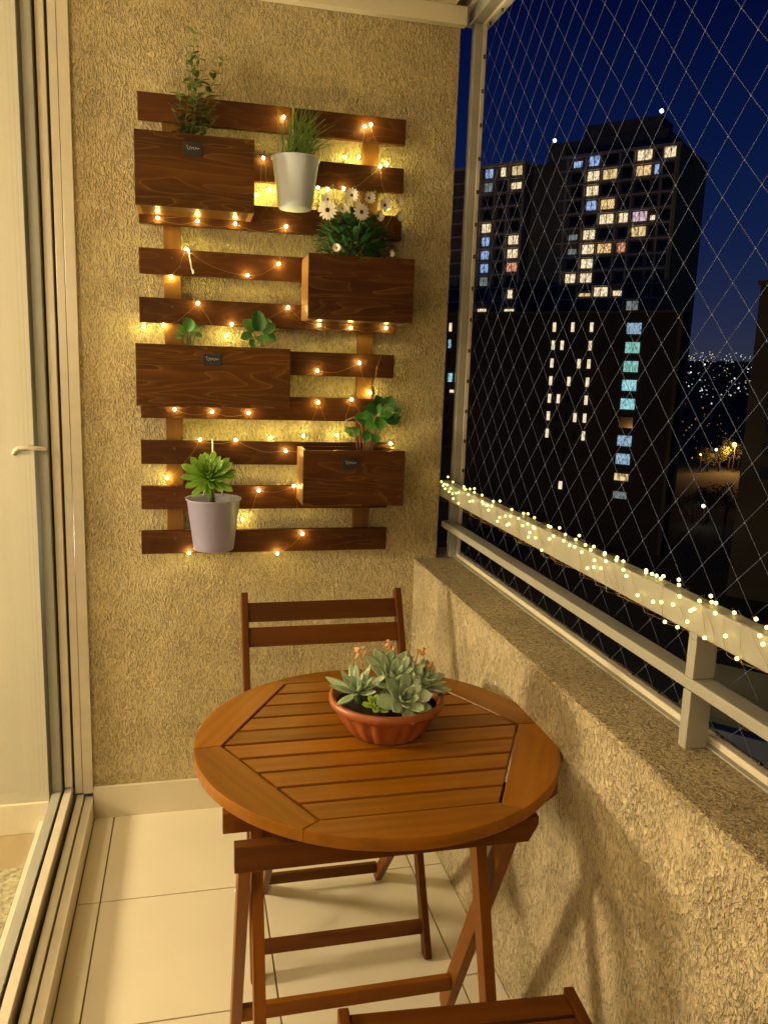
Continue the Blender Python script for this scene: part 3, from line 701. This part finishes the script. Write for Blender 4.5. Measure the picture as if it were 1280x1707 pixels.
for k in range(17):
    a = rnd.uniform(0, 6.28); r = rnd.uniform(.2, 1)
    x = .890 + .048 * r * math.cos(a); z = 1.345 + .052 * r * math.sin(a)
    sp.append((x, -.15 + rnd.uniform(-.03, .03), z, math.cos(a) + rnd.uniform(-.4, .4), -.5, math.sin(a) * .7 + rnd.uniform(-.3, .4), rnd.uniform(.85, 1.25)))
sp += [(.835, -.14, 1.340, -.9, -.3, .4, 1.1), (.815, -.13, 1.300, -.8, -.2, -.5, .9), (.795, -.14, 1.305, -1, 0, -.2, .6), (.850, -.15, 1.290, -.3, -.6, -.8, .9), (.875, -.16, 1.285, .2, -.8, -.6, .8)]
roundplant('round_leaf_plant', .845, 1.215, sp, 'drooping round-leaved plant spilling above the lowest planter box', 1.0, m_stemred)
bm = bmesh.new(); tube(bm, [(.845, -.13, 1.25), (.835, -.13, 1.32), (.81, -.135, 1.345), (.785, -.14, 1.335), (.782, -.14, 1.315), (.80, -.14, 1.31)], .0022, 6)
link('runner_stem', mesh_from(bm, smooth=True), m_stemred, bpy.data.objects['round_leaf_plant.002'], (0, 0, 0))

# rosettes
def rosette(name, c, axis, R, nl, label, mat, Wf=.42, thick=.1, tip=1.0, inner=.25, widest=.62, cat='plant', open_=1.0, drop=1.25, stem=None, group=None, parent=None):
    o = empty(name, c, label, cat, group)
    me = leaf_mesh(1.0, Wf, widest, tip, .35, .22, thick, 7, 5, base=.35); me.materials.append(mat)
    B = basis(Vector((1, 0, 0)).cross(Vector(axis)).normalized() if abs(Vector(axis).x) < .9 else (0, 0, 1), axis)
    ax = Vector(axis).normalized(); u = ax.orthogonal().normalized(); v = ax.cross(u)
    for k in range(nl):
        t_ = k / (nl - 1)            # 0 inner, 1 outer
        a = k * 2.39996; el = (1.35 - drop * t_ ** .8) * open_
        d = (u * math.cos(a) + v * math.sin(a)) * math.cos(el) + ax * math.sin(el)
        L = R * (inner + (1 - inner) * t_ ** .7) * random.uniform(.92, 1.06)
        link('leaf', me, None, o, Vector(c) + ax * (R * .16 * (1 - t_)) + (u * math.cos(a) + v * math.sin(a)) * R * .05, basis(d, ax), (L,) * 3)
    if stem:
        bm = bmesh.new(); tube(bm, [stem, Vector(stem).lerp(Vector(c), .5) + Vector((0, 0, .002)), Vector(c) + ax * R * .1], R * .11, 7)
        link('stem', mesh_from(bm, smooth=True), m_stem, o, (0, 0, 0))
    return o
rosette('rosette_succulent', (.372, -.165, 1.160), (-.05, -.72, .62), .083, 58, 'bright green rosette succulent in the lilac hanging pot', m_ros, .27, .05, 1.5, .28, .76, drop=1.55, stem=(.385, -.136, 1.06))

# ------------------------------------------------------------------ round folding table
TX, TY, TR = .700, -1.036, .380
tb = empty('folding_table', (TX, TY, 0), 'round golden wood folding table with slatted hexagon top', 'table')
hexv = [(-.326, .006), (-.161, .313), (.167, .313), (.324, .006), (.163, -.300), (-.171, -.300)]   # hexagon corners, left first, clockwise seen from above
def circ(a): return (TR * math.cos(a), TR * math.sin(a))
angs = [math.pi, math.atan2(.313, -.161) + .02, math.atan2(.313, .167) - .02, 0.0, math.atan2(-.300, .163) + .04, math.atan2(-.300, -.171) - .04]
for k in range(6):
    a0, a1 = angs[k], angs[(k + 1) % 6]
    while a1 > a0: a1 -= 2 * math.pi
    if a0 - a1 > math.pi: a1 += 2 * math.pi
    g = .0012
    pts = []
    n = 14
    for i in range(n + 1):
        a = a0 + (a1 - a0) * i / n; a += (-g if i == 0 else g if i == n else 0); pts.append(circ(a))
    h0, h1 = Vector(hexv[k]), Vector(hexv[(k + 1) % 6])
    dd = (h1 - h0).normalized() * .0012
    pts += [tuple(h1 - dd), tuple(h0 + dd)]
    # local X along the segment for the grain
    ang = math.atan2(h1.y - h0.y, h1.x - h0.x); ca, sa = math.cos(-ang), math.sin(-ang)
    loc = [(x * ca - y * sa, x * sa + y * ca) for x, y in pts]
    link('rim_board', prism(loc[::-1], -.0125, .0125, .0025), m_table, tb, (TX, TY, .7175), Euler((0, 0, ang)))
def hexx(y):
    """x range of the hexagon at height y"""
    out = []
    for k in range(6):
        (x0, y0), (x1, y1) = hexv[k], hexv[(k + 1) % 6]
        if abs(y1 - y0) < 1e-6: continue
        t_ = (y - y0) / (y1 - y0)
        if -1e-6 <= t_ <= 1 + 1e-6: out.append(x0 + (x1 - x0) * t_)
    return min(out), max(out)
yt, yb = .313, -.300; pitch = (yt - yb) / 10
for k in range(10):
    ya = yt - pitch * k - .0042; yc = yt - pitch * (k + 1) + .0042; gap = .006
    mid = []
    ys_ = [ya] + ([.006] if yc < .006 < ya else []) + [yc]
    left = [(hexx(y)[0] + gap, y) for y in ys_]; right = [(hexx(y)[1] - gap, y) for y in ys_[::-1]]
    link('slat', prism((left + right), -.0105, .0105, .0015), m_table, tb, (TX, TY, .7185 + random.uniform(-.0004, .0004)))
# under frame
for y0 in (-1.235, -.855):
    x0, x1 = (.370, 1.018) if y0 < -1 else (.375, 1.0)
    pts = [(x0, -.0195), (x0, .0195), (x1, .0195), (x1, -.004), (x1 - .022, -.0195)]
    me = prism([(p[0] - TX, p[1]) for p in pts], -.011, .011, .001)
    link('batten', me, m_shaded, tb, (TX, y0, .685), Euler((math.pi / 2, 0, 0)))
pts = [(.386, -.024), (.386, .024), (.940, .024), (.940, .008), (.922, -.024)]
link('top_rail', prism([(p[0] - TX, p[1]) for p in pts], -.012, .012, .0015), m_chair, tb, (TX, -1.322, .668), Euler((math.pi / 2, 0, 0)))  # darker chair wood stands in for shade on the rail's front
for x in (.404, .895): board('leg', (x, -1.345 + .035, .662), (x, -1.004, .016), .021, .042, m_shaded, tb, round_end=True)
for x in (.431, .862): board('leg', (x, -1.205, .664), (x, -1.445, .016), .021, .040, m_shaded, tb, round_end=True)
board('stretcher', (.415, -1.062, .128), (.884, -1.062, .128), .016, .034, m_shaded, tb, side=(0, 1, 0))
board('stretcher', (.442, -1.400, .10), (.851, -1.400, .10), .016, .030, m_shaded, tb, side=(0, 1, 0))
board('inner_rail', (.442, -1.205, .640), (.851, -1.205, .640), .018, .030, m_shaded, tb, side=(0, 1, 0))
bolt = lathe([(0, 0), (.006, 0), (.005, .003), (0, .004)], 12); bolt.materials.append(m_steelwire)
for x in (.393, .906): link('bolt', bolt, None, tb, (x, -1.27, .565), Euler((0, math.pi / 2 * (1 if x > .5 else -1), 0)))

# ------------------------------------------------------------------ folding chairs
def make_chair(label):
    o = empty('folding_chair', (0, 0, 0), label, 'chair', 'wooden folding chairs at the round table')
    yt_, yb_ = .22, -.232
    def ly(z): return yb_ + (yt_ - yb_) * z / .862
    for s in (-1, 1):
        board('back_post', (s * .2205, ly(.862), .862), (s * .2205, yb_, .0), .019, .036, m_chair, o, round_end=False, bevel=.003)
        board('rear_leg', (s * .168, -.215, .415), (s * .168, .125, .0), .019, .034, m_chair, o, bevel=.003)
        board('seat_rail', (s * .1975, -.310, .428), (s * .1975, .075, .428), .019, .038, m_chair, o, bevel=.003)
    sl = Vector((0, ly(1) - ly(0), 1)).normalized()
    for zc in (.814, .7525):
        board('back_slat', (-.2105, ly(zc) - .002, zc), (.2105, ly(zc) - .002, zc), .014, .053, m_chair, o, side=(0, sl.z, -sl.y))
    for k in range(7):
        y = -.278 + k * .0525
        board('seat_slat', (-.1875, y, .434), (.1875, y, .434), .045, .014, m_chair, o, side=(0, 1, 0))
    board('stretcher', (-.2105, ly(.068), .068), (.2105, ly(.068), .068), .014, .036, m_chair, o, side=(0, 1, 0))
    board('stretcher', (-.158, .095, .052), (.158, .095, .052), .014, .030, m_chair, o, side=(0, 1, 0))
    board('stretcher', (-.158, -.175, .385), (.158, -.175, .385), .014, .030, m_chair, o, side=(0, 1, 0))
    return o
ch1 = make_chair('wooden folding chair between the table and the back wall')
ch2 = copy_tree(ch1); ch2['label'] = 'wooden folding chair nearest the viewer, its seat edge at the bottom'
ch1.location = (.682, -.600, 0)
ch2.location = (.733, -1.762, 0); ch2.rotation_euler = (0, 0, math.pi - .074)

# ------------------------------------------------------------------ terracotta bowl of succulents
BX, BY, BZ = .722, -1.018, .7302
bo = empty('terracotta_bowl', (BX, BY, BZ), 'terracotta coloured ribbed bowl on the round table', 'bowl')
BS = 1.035
def ribs(k, th, r, z):
    if 2 <= k <= 6: return r + .0022 * math.copysign(abs(math.cos(th * 19)) ** .6, math.cos(th * 19)) * (1 if 3 <= k <= 5 else .3)
    return r
link('bowl_body', lathe([(0, .002), (.060, 0), (.072, .003), (.080, .013), (.093, .032), (.103, .052), (.108, .061), (.1165, .064), (.119, .070), (.1185, .079), (.115, .082), (.110, .081), (.106, .070), (.100, .060)], 228, ribs), m_terra, bo, (BX, BY, BZ), scale=(BS,) * 3)
link('soil', lathe([(0, .070), (.05, .069), (.104, .064)], 40), m_soil, bo, (BX, BY, BZ), scale=(BS,) * 3)
Z = BZ + .078
rosette('succulent', (BX - .068, BY - .012, Z + .018), (-.25, -.35, .9), .070, 20, 'pointed blue-green succulent rosette at the left of the bowl', m_ech, .30, .09, .75, .35, .5, stem=(BX - .06, BY - .01, Z - .01), group='succulents in the terracotta bowl')
rosette('succulent', (BX + .012, BY + .008, Z + .026), (.0, -.45, .90), .084, 26, 'largest grey-green succulent rosette rising in the middle of the bowl', m_ech, .40, .09, 1.0, .3, .6, stem=(BX + .01, BY + .01, Z - .01), group='succulents in the terracotta bowl')
rosette('succulent', (BX + .018, BY - .062, Z + .016), (.1, -.75, .65), .066, 20, 'broad pale-edged succulent rosette at the front of the bowl', m_ech, .52, .10, 1.2, .3, .62, stem=(BX + .015, BY - .05, Z - .01), group='succulents in the terracotta bowl')
rosette('succulent', (BX + .070, BY - .002, Z + .022), (.55, -.25, .8), .072, 22, 'leaning grey-green succulent rosette at the right of the bowl', m_ech, .38, .09, 1.0, .3, .6, stem=(BX + .06, BY, Z - .01), group='succulents in the terracotta bowl')
rosette('succulent', (BX - .040, BY - .068, Z + .010), (-.1, -.5, .85), .030, 16, 'tiny yellow-green succulent rosette at the bowl front left', m_echtip, .55, .14, 1.3, .4, .62, stem=(BX - .04, BY - .06, Z - .01), group='succulents in the terracotta bowl')
rosette('succulent', (BX + .025, BY + .062, Z + .024), (.1, .3, .9), .070, 18, 'partly hidden succulent rosette at the back of the bowl', m_ech, .40, .09, 1.0, .3, .6, stem=(BX + .02, BY + .05, Z - .01), group='succulents in the terracotta bowl')
fs = empty('succulent_flower_stalks', (BX, BY, Z), 'thin stalks with peach buds rising above the succulents', 'flowers')
for (x, y, z, kx) in [(-.055, .03, .112, -.3), (.015, .04, .122, 0), (.075, .03, .108, .3), (.098, .01, .080, .6)]:
    bm = bmesh.new(); p1 = Vector((BX + x, BY + y, Z + z - .022)); p0 = Vector((BX + x * .6, BY + y * .6, Z - .005))
    tube(bm, [p0, p0.lerp(p1, .5) + Vector((kx * .01, 0, .006)), p1], .0014, 5); st = link('stalk', mesh_from(bm, smooth=True), m_stemred, fs, (0, 0, 0))
    bm = bmesh.new()
    for k in range(6):
        q = p1 + Vector((random.uniform(-.010, .010), random.uniform(-.008, .008), random.uniform(-.006, .008)))
        bmesh.ops.create_cone(bm, segments=6, radius1=.0022, radius2=.0042, depth=.010, cap_ends=True, matrix=Matrix.Translation(q) @ Euler((random.uniform(-.8, .8), random.uniform(-.8, .8), 0)).to_matrix().to_4x4())
    link('buds', mesh_from(bm), m_peach, fs, (0, 0, 0))

# ------------------------------------------------------------------ the city outside
GZ = -26.0
m_ground = simple('night_ground', (.018, .021, .012), .95, var=.4, scale=.05)
bm = bmesh.new()
n = 60
def gh(x, y):
    d = math.hypot(x, y)
    h = GZ + .6 * math.sin(x * .02) * math.cos(y * .023)
    k = min(1, max(0, (d - 420) / 700)); k = k * k * (3 - 2 * k)
    return h + k * (38 + 11 * math.sin(math.atan2(y, x) * 9) + 6 * math.sin(math.atan2(y, x) * 23 + d * .004))
rings = []
for i in range(34):
    r = 3.2 * 1.22 ** i; rings.append([bm.verts.new((r * math.cos(a) + 5, r * math.sin(a), gh(r * math.cos(a) + 5, r * math.sin(a)))) for a in [2 * math.pi * k / 160 for k in range(160)]])
    if r > 2600: break
for a, b_ in zip(rings, rings[1:]):
    for k in range(160): bm.faces.new((a[k], a[(k + 1) % 160], b_[(k + 1) % 160], b_[k]))
bm.faces.new(rings[0])
bmesh.ops.recalc_face_normals(bm, faces=bm.faces)
gme = mesh_from(bm, smooth=True)
tag(link('ground', gme, m_ground), kind='structure')

D = Vector((-.6612, .7502, 0)); NRM = Vector((.7502, .6612, 0))    # along the facades (leftwards) and away from the viewer
m_conc = simple('facade_concrete', (.26, .22, .16), .9, var=.25, scale=.4)
m_slab = simple('facade_slab', (.75, .68, .52), .9, var=.15, scale=.4)
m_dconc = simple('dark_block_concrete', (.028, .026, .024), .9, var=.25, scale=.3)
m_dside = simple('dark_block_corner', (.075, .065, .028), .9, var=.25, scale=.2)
m_sideface = simple('side_wall_concrete', (.50, .42, .14), .9, var=.25, scale=.15)
m_dglass = simple('dark_window', (.02, .024, .03), .12)
def litmat(name, c1, c2, s, sc=3.0, dark=.25):
    m, t, b = nmat(name); t.nodes.remove(b)
    tcn = N(t, 'ShaderNodeTexCoord'); oi = N(t, 'ShaderNodeObjectInfo')
    mul = N(t, 'ShaderNodeVectorMath', operation='SCALE'); mul.inputs[0].default_value = (31, 17, 23); t.links.new(oi.outputs['Random'], mul.inputs['Scale'])
    ad = N(t, 'ShaderNodeVectorMath', operation='ADD'); t.links.new(tcn.outputs['Object'], ad.inputs[0]); t.links.new(mul.outputs[0], ad.inputs[1])
    mp = N(t, 'ShaderNodeMapping'); mp.inputs['Scale'].default_value = (sc, 1, sc * .45); t.links.new(ad.outputs[0], mp.inputs[0])
    no = N(t, 'ShaderNodeTexNoise', i_Scale=1.0, i_Detail=2.0); t.links.new(mp.outputs[0], no.inputs['Vector'])
    r = N(t, 'ShaderNodeValToRGB'); r.color_ramp.elements[0].color = (*c2, 1); r.color_ramp.elements[1].color = (*c1, 1)
    r.color_ramp.elements[0].position = .34; r.color_ramp.elements[1].position = .58; t.links.new(no.outputs[0], r.inputs[0])
    em = N(t, 'ShaderNodeEmission', i_Strength=s); t.links.new(r.outputs[0], em.inputs[0]); t.links.new(em.outputs[0], t.nodes['Material Output'].inputs[0])
    m.cycles.emission_sampling = 'NONE'
    return m
LIT = {'w': litmat('lit_warm', (1, .82, .52), (.30, .18, .07), 1.05, 4.5), 'o': litmat('lit_orange', (1, .68, .30), (.22, .10, .03), .95, 4.5),
       'y': litmat('lit_yellow', (1, .74, .34), (.20, .12, .04), .8), 'b': litmat('lit_blue', (.45, .62, 1.0), (.05, .12, .30), .75),
       'd': litmat('lit_dim', (.22, .25, .24), (.05, .06, .06), .8), 'r': litmat('lit_red', (1, .45, .25), (.10, .02, .01), .8),
       'p': litmat('lit_pink', (.85, .62, .72), (.25, .15, .20), .8), 't': litmat('lit_teal', (.50, .95, 1.0), (.10, .36, .40), .70, 4.5),
       'g': litmat('lit_green', (.42, .88, .78), (.12, .36, .30), .60, 4.5), 'c': litmat('lit_cool', (.50, .72, .92), (.08, .16, .24), .6, 4.5), 's': litmat('lit_stair', (1, .84, .58), (.7, .5, .3), .9)}
pane_cache = {}
def wpane(par, P0, s, z, w, h, key, depth=-.06):
    """a window pane standing in a facade through P0, s metres along it"""
    mk = (round(w, 2), round(h, 2), key)
    if mk not in pane_cache:
        me = boxm(w, .12, h); me.materials.append(LIT.get(key, m_dglass)); pane_cache[mk] = me
    p = P0 + D * s + NRM * (-depth); p.z = z
    o_ = link('window', pane_cache[mk], None, par, p, Euler((0, 0, math.atan2(D.y, D.x))))
    return o_
def fbox(name, par, P0, s0, s1, d0, d1, z0, z1, mat):
    """box in facade axes: s along, d depth away from the viewer"""
    c = P0 + D * ((s0 + s1) / 2) + NRM * ((d0 + d1) / 2); c.z = (z0 + z1) / 2
    return link(name, boxm(s1 - s0, d1 - d0, z1 - z0), mat, par, c, Euler((0, 0, math.atan2(D.y, D.x))))
PT = Vector((84.49, 133.48, 0))
tw = empty('apartment_tower', (PT.x, PT.y, GZ), 'tall dark apartment tower with scattered lit windows and rooftop lamps', 'building')
fbox('wing', tw, PT, 0, 22, .5, 16, GZ, 41.9, m_conc)
fbox('wing', tw, PT, 29.6, 52, .5, 16, GZ, 42.2, m_conc)
fbox('recessed_core', tw, PT, 22.01, 29.59, 4, 15, GZ, 42.6, m_conc)
fbox('side_wall', tw, PT, -.6, -.01, -.1, 18, GZ, 42.6, m_sideface)
fbox('roof_slab', tw, PT, 0, 22.0, .0, 16.1, 41.95, 42.5, m_slab)
fbox('roof_slab', tw, PT, 29.6, 52, .0, 16.1, 42.25, 42.8, m_slab)
fbox('penthouse', tw, PT, 3.4, 27, 5, 14, 42.6, 46.4, m_conc)
fbox('penthouse', tw, PT, 5.2, 20, 6, 13, 46.41, 49.2, m_conc)
rows = [41.05 - 2.66 * k for k in range(25)]
for i, z in enumerate(rows):
    if i > 20: break
    for a, b_ in ((0.02, 21.98), (29.62, 52)):
        fbox('floor_slab', tw, PT, a, b_, .0, .49, z - 1.55, z - 1.20, m_slab)
for s in (0.15, 2.5, 7.75, 10.4, 14.0, 17.1, 20.7, 29.8, 33.2, 36.1, 39.4, 43, 46.5, 50):
    fbox('pilaster', tw, PT, s - .14, s + .14, .18, .485, GZ, 41.9, m_slab)
litw = {}
for s, r, k in [(18.6, 0, 'b'), (15.4, 0, 'b'), (5.9, 0, 'w'), (1.2, 0, 'w'), (15.4, 1, 'w'), (12.2, 1, 'y'), (5.9, 1, 'o'), (3.5, 1, 'b'), (15.4, 2, 'w'), (15.4, 3, 'b'), (12.2, 3, 'o'), (12.2, 4, 'w'), (8.95, 4, 'w'), (5.9, 4, 'p'), (3.5, 4, 'w'),
                (5.9, 5, 'y'), (18.6, 5, 'd'), (15.4, 5, 'w'), (15.4, 6, 'w'), (12.2, 6, 'o'), (8.95, 6, 'r'), (18.6, 6, 'd'), (15.4, 7, 'w'), (18.6, 8, 'w'), (15.4, 8, 'w'), (12.2, 9, 'w'), (8.95, 9, 'w'), (15.4, 9, 'y'), (5.9, 10, 'd'),
                (37.7, 0, 'b'), (34.5, 0, 'w'), (31.4, 0, 'y'), (37.7, 1, 'd'), (31.4, 1, 'w'), (37.7, 4, 'w'), (37.7, 5, 'b'), (37.7, 6, 'b'), (37.7, 7, 'b'), (37.7, 8, 'd'), (31.4, 5, 'w'), (31.4, 6, 'w'), (31.4, 7, 'r'), (31.4, 9, 'w'), (37.7, 10, 'w'), (31.4, 10, 'w')]:
    litw[(s, r)] = k
wid = {18.6: 2.2, 15.4: 2.5, 12.2: 2.9, 8.95: 1.8, 5.9: 2.9, 3.5: .9, 1.2: 2.4, 37.7: 2.2, 34.5: 1.6, 31.4: 2.4}
hgt = {(37.7, 10): .6, (31.4, 10): .45, (8.95, 9): 1.0, (15.4, 9): .6, (3.5, 4): .9, (18.6, 5): 1.1, (18.6, 6): 1.1, (18.6, 0): 1.2, (31.4, 1): 1.3}
for r in range(11):
    for s in wid:
        k = litw.get((s, r), '-')
        h = hgt.get((s, r), 1.85); w = wid[s] * (.85 if k in 'bd' else 1)
        if (s, r) in ((31.4, 9), (34.5, 0)): w = 1.1
        z = rows[r] - (1.85 - h) / 2 * (.8 if h < 1.85 else 0)
        # rooms sit a touch behind the slabs' edge
        wpane(tw, PT, s, z, w * .88, h * .88, k, -.42)
        if w > 1.5 and h > 1.2:
            fbox('mullion', tw, PT, s - .06, s + .06, .30, .35, z - h * .44, z + h * .44, m_dconc)
for (s, z) in ((26.8, 47.6), (5.7, 50.2)):
    bm = bmesh.new(); bmesh.ops.create_icosphere(bm, subdivisions=1, radius=.42); m_b = emis('beacon', (.75, .88, 1.0), 4.0); m_b.cycles.emission_sampling = 'NONE'
    p = PT + D * s + NRM * 7; p.z = z
    ob = link('roof_lamp', mesh_from(bm), m_b, tw, p)
    bm = bmesh.new(); tube(bm, [(p.x, p.y, 42.6 if s > 20 else 49.2), (p.x, p.y, z - .4)], .12, 5); link('mast', mesh_from(bm), m_conc, tw, (0, 0, 0))

PF = Vector((71.254, 106.353, 0))
fb = empty('apartment_block', (PF.x, PF.y, GZ), 'dark lower apartment block with slit windows and a teal stairwell', 'building')
fbox('wall', fb, PF, .6, 50, .3, 3.0, GZ, 10.9, m_dconc)
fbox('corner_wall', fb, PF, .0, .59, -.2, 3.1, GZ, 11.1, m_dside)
fbox('roof_slab', fb, PF, .6, 50, .0, 3.1, 10.95, 11.35, m_dside)
fr_rows = [8.85 - 2.87 * k for k in range(10)]
slots = {(20.4, 0), (17.25, 0), (14.1, 0), (20.4, 1), (18.85, 1), (14.1, 1), (20.4, 2), (15.75, 2), (14.1, 2), (20.4, 3), (17.25, 3), (14.1, 3), (20.4, 4), (18.85, 4), (14.1, 4), (20.4, 5), (15.75, 5), (14.1, 5), (20.4, 6), (14.1, 6), (40.0, 0), (40.0, 1), (39.6, 3)}
for s in (20.4, 18.85, 17.25, 15.75, 14.1, 40.0):
    for r in range(8):
        key = 's' if (s, r) in slots else '-'
        if s == 40.0 and r in (1,): key = 'c'
        wpane(fb, PF, s, fr_rows[r], .50, 1.45, key, .0 - .2)
wpane(fb, PF, 39.6, .1, .9, 1.5, 't', -.2); wpane(fb, PF, 39.1, -2.3, .8, .5, 's', -.2); wpane(fb, PF, 37.9, .1, 1.3, 1.5, 'g', -.2)
for r, k in enumerate(['c', 'g', 'g', 't', 't', '-', 'c', 'c', 'y', 'd']):
    wpane(fb, PF, 7.3, 8.65 - 2.88 * r, 2.2, 1.65 if r < 8 else 1.1, k, -.2)
wpane(fb, PF, 17.4, -16.8, .6, 1.3, 's', -.2)

# dark tower at the right edge
PR = Vector((67.2, 84.7, 0))
rt_ = empty('corner_tower', (PR.x + 8, PR.y, GZ), 'dark olive tower cut off by the right edge of the view', 'building')
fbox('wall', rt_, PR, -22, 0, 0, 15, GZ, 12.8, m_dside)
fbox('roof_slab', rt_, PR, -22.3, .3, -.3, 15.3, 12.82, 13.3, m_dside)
for r in range(8):
    for s in (-3, -7, -11, -15):
        wpane(rt_, PR, s, 10.5 - 2.9 * r, 1.6, 1.5, '-', .07)

# lower buildings near the foot of the balcony
lb = empty('low_building', (34, 30, GZ), 'low grey roofed building down below behind the railing', 'building')
fbox('wall', lb, Vector((36, 34, 0)), -14, 8, 0, 9, GZ, -19.5, m_slab)
fbox('roof', lb, Vector((36, 34, 0)), -14.4, 8.4, -.5, 9.5, -19.48, -19.1, m_sideface)

# street lamps and trees
m_bark = simple('bark', (.05, .035, .02), .9)
m_leafdark = simple('tree_foliage', (.045, .06, .022), .8, var=.4, scale=.6)
m_sod = emis('sodium_glow', (1.0, .42, .07), 9.0)
m_whl = emis('white_street_glow', (1.0, .93, .75), 9.0)
def street_lamp(x, y, h, kind, label, power, r=.32):
    g0 = gh(x, y); o_ = empty('street_lamp', (x, y, g0), label, 'street lamp', 'street lamps in the distance')
    bm = bmesh.new(); tube(bm, [(x, y, g0), (x, y, g0 + h - .5), (x - .5, y - .5, g0 + h + .1), (x - 1.0, y - 1.0, g0 + h)], .12, 6); link('pole', mesh_from(bm), m_dark, o_, (0, 0, 0))
    bm = bmesh.new(); bmesh.ops.create_icosphere(bm, subdivisions=1, radius=r); link('lamp_head', mesh_from(bm), kind, o_, (x - 1.1, y - 1.1, g0 + h - .1))
    if power:
        L = bpy.data.lights.new('street_light', 'POINT'); L.energy = power; L.color = (1, .45, .10) if kind is m_sod else (1, .92, .75); L.shadow_soft_size = .4
        lo = bpy.data.objects.new('street_light', L); COL.objects.link(lo); lo.parent = o_; lo.location = (-1.6, -1.6, h - 1.0)
    return o_
def ray_at(dx, dy, dist): return (.32 + dx * dist, -2.59 + dy * dist)
def tree(x, y, h, cr_, label, seed):
    rnd = random.Random(seed); g0 = gh(x, y); o_ = empty('tree', (x, y, g0), label, 'tree', 'trees below the balcony')
    bm = bmesh.new(); tube(bm, [(x, y, g0 - .3), (x + .2, y, g0 + h * .35), (x, y + .2, g0 + h * .8)], .28, 7, r_end=.08)
    for k in range(5):
        a = rnd.uniform(0, 6.28); tube(bm, [(x, y, g0 + h * (.35 + .08 * k)), (x + cr_ * .5 * math.cos(a), y + cr_ * .5 * math.sin(a), g0 + h * (.55 + .08 * k))], .1, 5, r_end=.03)
    link('trunk', mesh_from(bm, smooth=True), m_bark, o_, (0, 0, 0))
    bm = bmesh.new()
    clumps = [(rnd.uniform(-1, 1) * cr_ * .65, rnd.uniform(-1, 1) * cr_ * .65, h * rnd.uniform(.5, .95), rnd.uniform(.28, .5) * cr_) for _ in range(11)]
    for (cx, cy, cz, cr2) in clumps:
        for _ in range(75):
            d = Vector((rnd.gauss(0, 1), rnd.gauss(0, 1), rnd.gauss(0, 1))).normalized() * cr2 * rnd.uniform(.5, 1.05)
            c = Vector((x + cx, y + cy, g0 + cz)) + d; u = Vector((rnd.gauss(0, 1), rnd.gauss(0, 1), rnd.gauss(0, 1))).normalized(); v = u.orthogonal().normalized(); s = rnd.uniform(.14, .30)
            bm.faces.new([bm.verts.new(c + u * s), bm.verts.new(c + v * s * .6), bm.verts.new(c - u * s), bm.verts.new(c - v * s * .6)])
    l_ = link('crown', mesh_from(bm), m_leafdark, o_, (0, 0, 0)); l_['kind'] = 'stuff'
lx, ly = ray_at(.6018, .7986, 262); street_lamp(lx, ly, 8.5, m_sod, 'bright orange street lamp glowing beyond the tower foot', 12000, .75)
lx, ly = ray_at(.5870, .8096, 270); street_lamp(lx, ly, 6.0, m_whl, 'white street lamp left of the orange glow', 120, .45)
lx, ly = ray_at(.5740, .8189, 255); street_lamp(lx, ly, 5.5, m_sod, 'small reddish street lamp by the tower corner', 700, .30)
lx, ly = ray_at(.5815, .8135, 166); street_lamp(lx, ly, 4.0, m_whl, 'white street lamp in the dark garden below', 60, .34)
lx, ly = ray_at(.6247, .7808, 215); street_lamp(lx, ly, 4.5, m_whl, 'white street lamp near the corner tower foot', 60, .42)
for i, (dx, dist, h, c, lab) in enumerate([(.598, 268, 9, 4.5, 'tree lit orange just left of the orange street lamp'), (.606, 270, 10, 5, 'tree behind the orange street lamp'), (.590, 262, 7, 4, 'small tree between the orange and white lamps'), (.580, 258, 7, 4, 'small tree by the reddish street lamp'),
                                           (.585, 172, 6, 4, 'round tree behind the garden lamp'), (.572, 168, 6, 4, 'round tree left of the garden lamp'), (.600, 176, 6, 4, 'round tree right of the garden lamp')]):
    dy = math.sqrt(1 - dx * dx); x, y = ray_at(dx, dy, dist); tree(x, y, h, c, lab, 20 + i)

street_lamp(8, 58, 16, m_whl, 'added white fill lamp on a tall pole hidden behind the balcony wall', 9000, .4)  # unseen lamp added to brighten the dark facades
street_lamp(22, 92, 16, m_sod, 'added orange fill lamp on a tall pole hidden behind the balcony wall', 5500, .4)  # second unseen lamp, added as warm fill on the facades
# far city lights on the hills
def city(name, seed, col, n_, rng, sz, s):
    rnd = random.Random(seed); vs = []; fs_ = []
    O8 = ((1, 0, 0), (-1, 0, 0), (0, 1, 0), (0, -1, 0), (0, 0, 1), (0, 0, -1))
    for k in range(n_):
        a = rnd.uniform(-.15, 1.75); d = rnd.uniform(*rng)
        x, y = d * math.cos(a), d * math.sin(a); z = gh(x, y) + rnd.uniform(2, 9)
        r = rnd.uniform(.35, 1.3) * sz * d / 900; i0 = len(vs)
        vs += [(x + p[0] * r, y + p[1] * r, z + p[2] * r) for p in O8]
        fs_ += [tuple(i0 + q for q in f) for f in ((0, 2, 4), (2, 1, 4), (1, 3, 4), (3, 0, 4), (2, 0, 5), (1, 2, 5), (3, 1, 5), (0, 3, 5))]
    me = bpy.data.meshes.new(name); me.from_pydata(vs, [], fs_)
    m_ = emis(name + '_glow', col, s); m_.cycles.emission_sampling = 'NONE'
    tag(link(name, me, m_), kind='stuff')
city('distant_city_lights', 1, (1.0, .88, .66), 4200, (620, 1250), .5, .9)
city('distant_white_lights', 2, (.85, .95, 1.0), 420, (560, 900), 1.0, 1.3)
city('distant_orange_lights', 3, (1.0, .40, .10), 620, (255, 560), .75, .55)
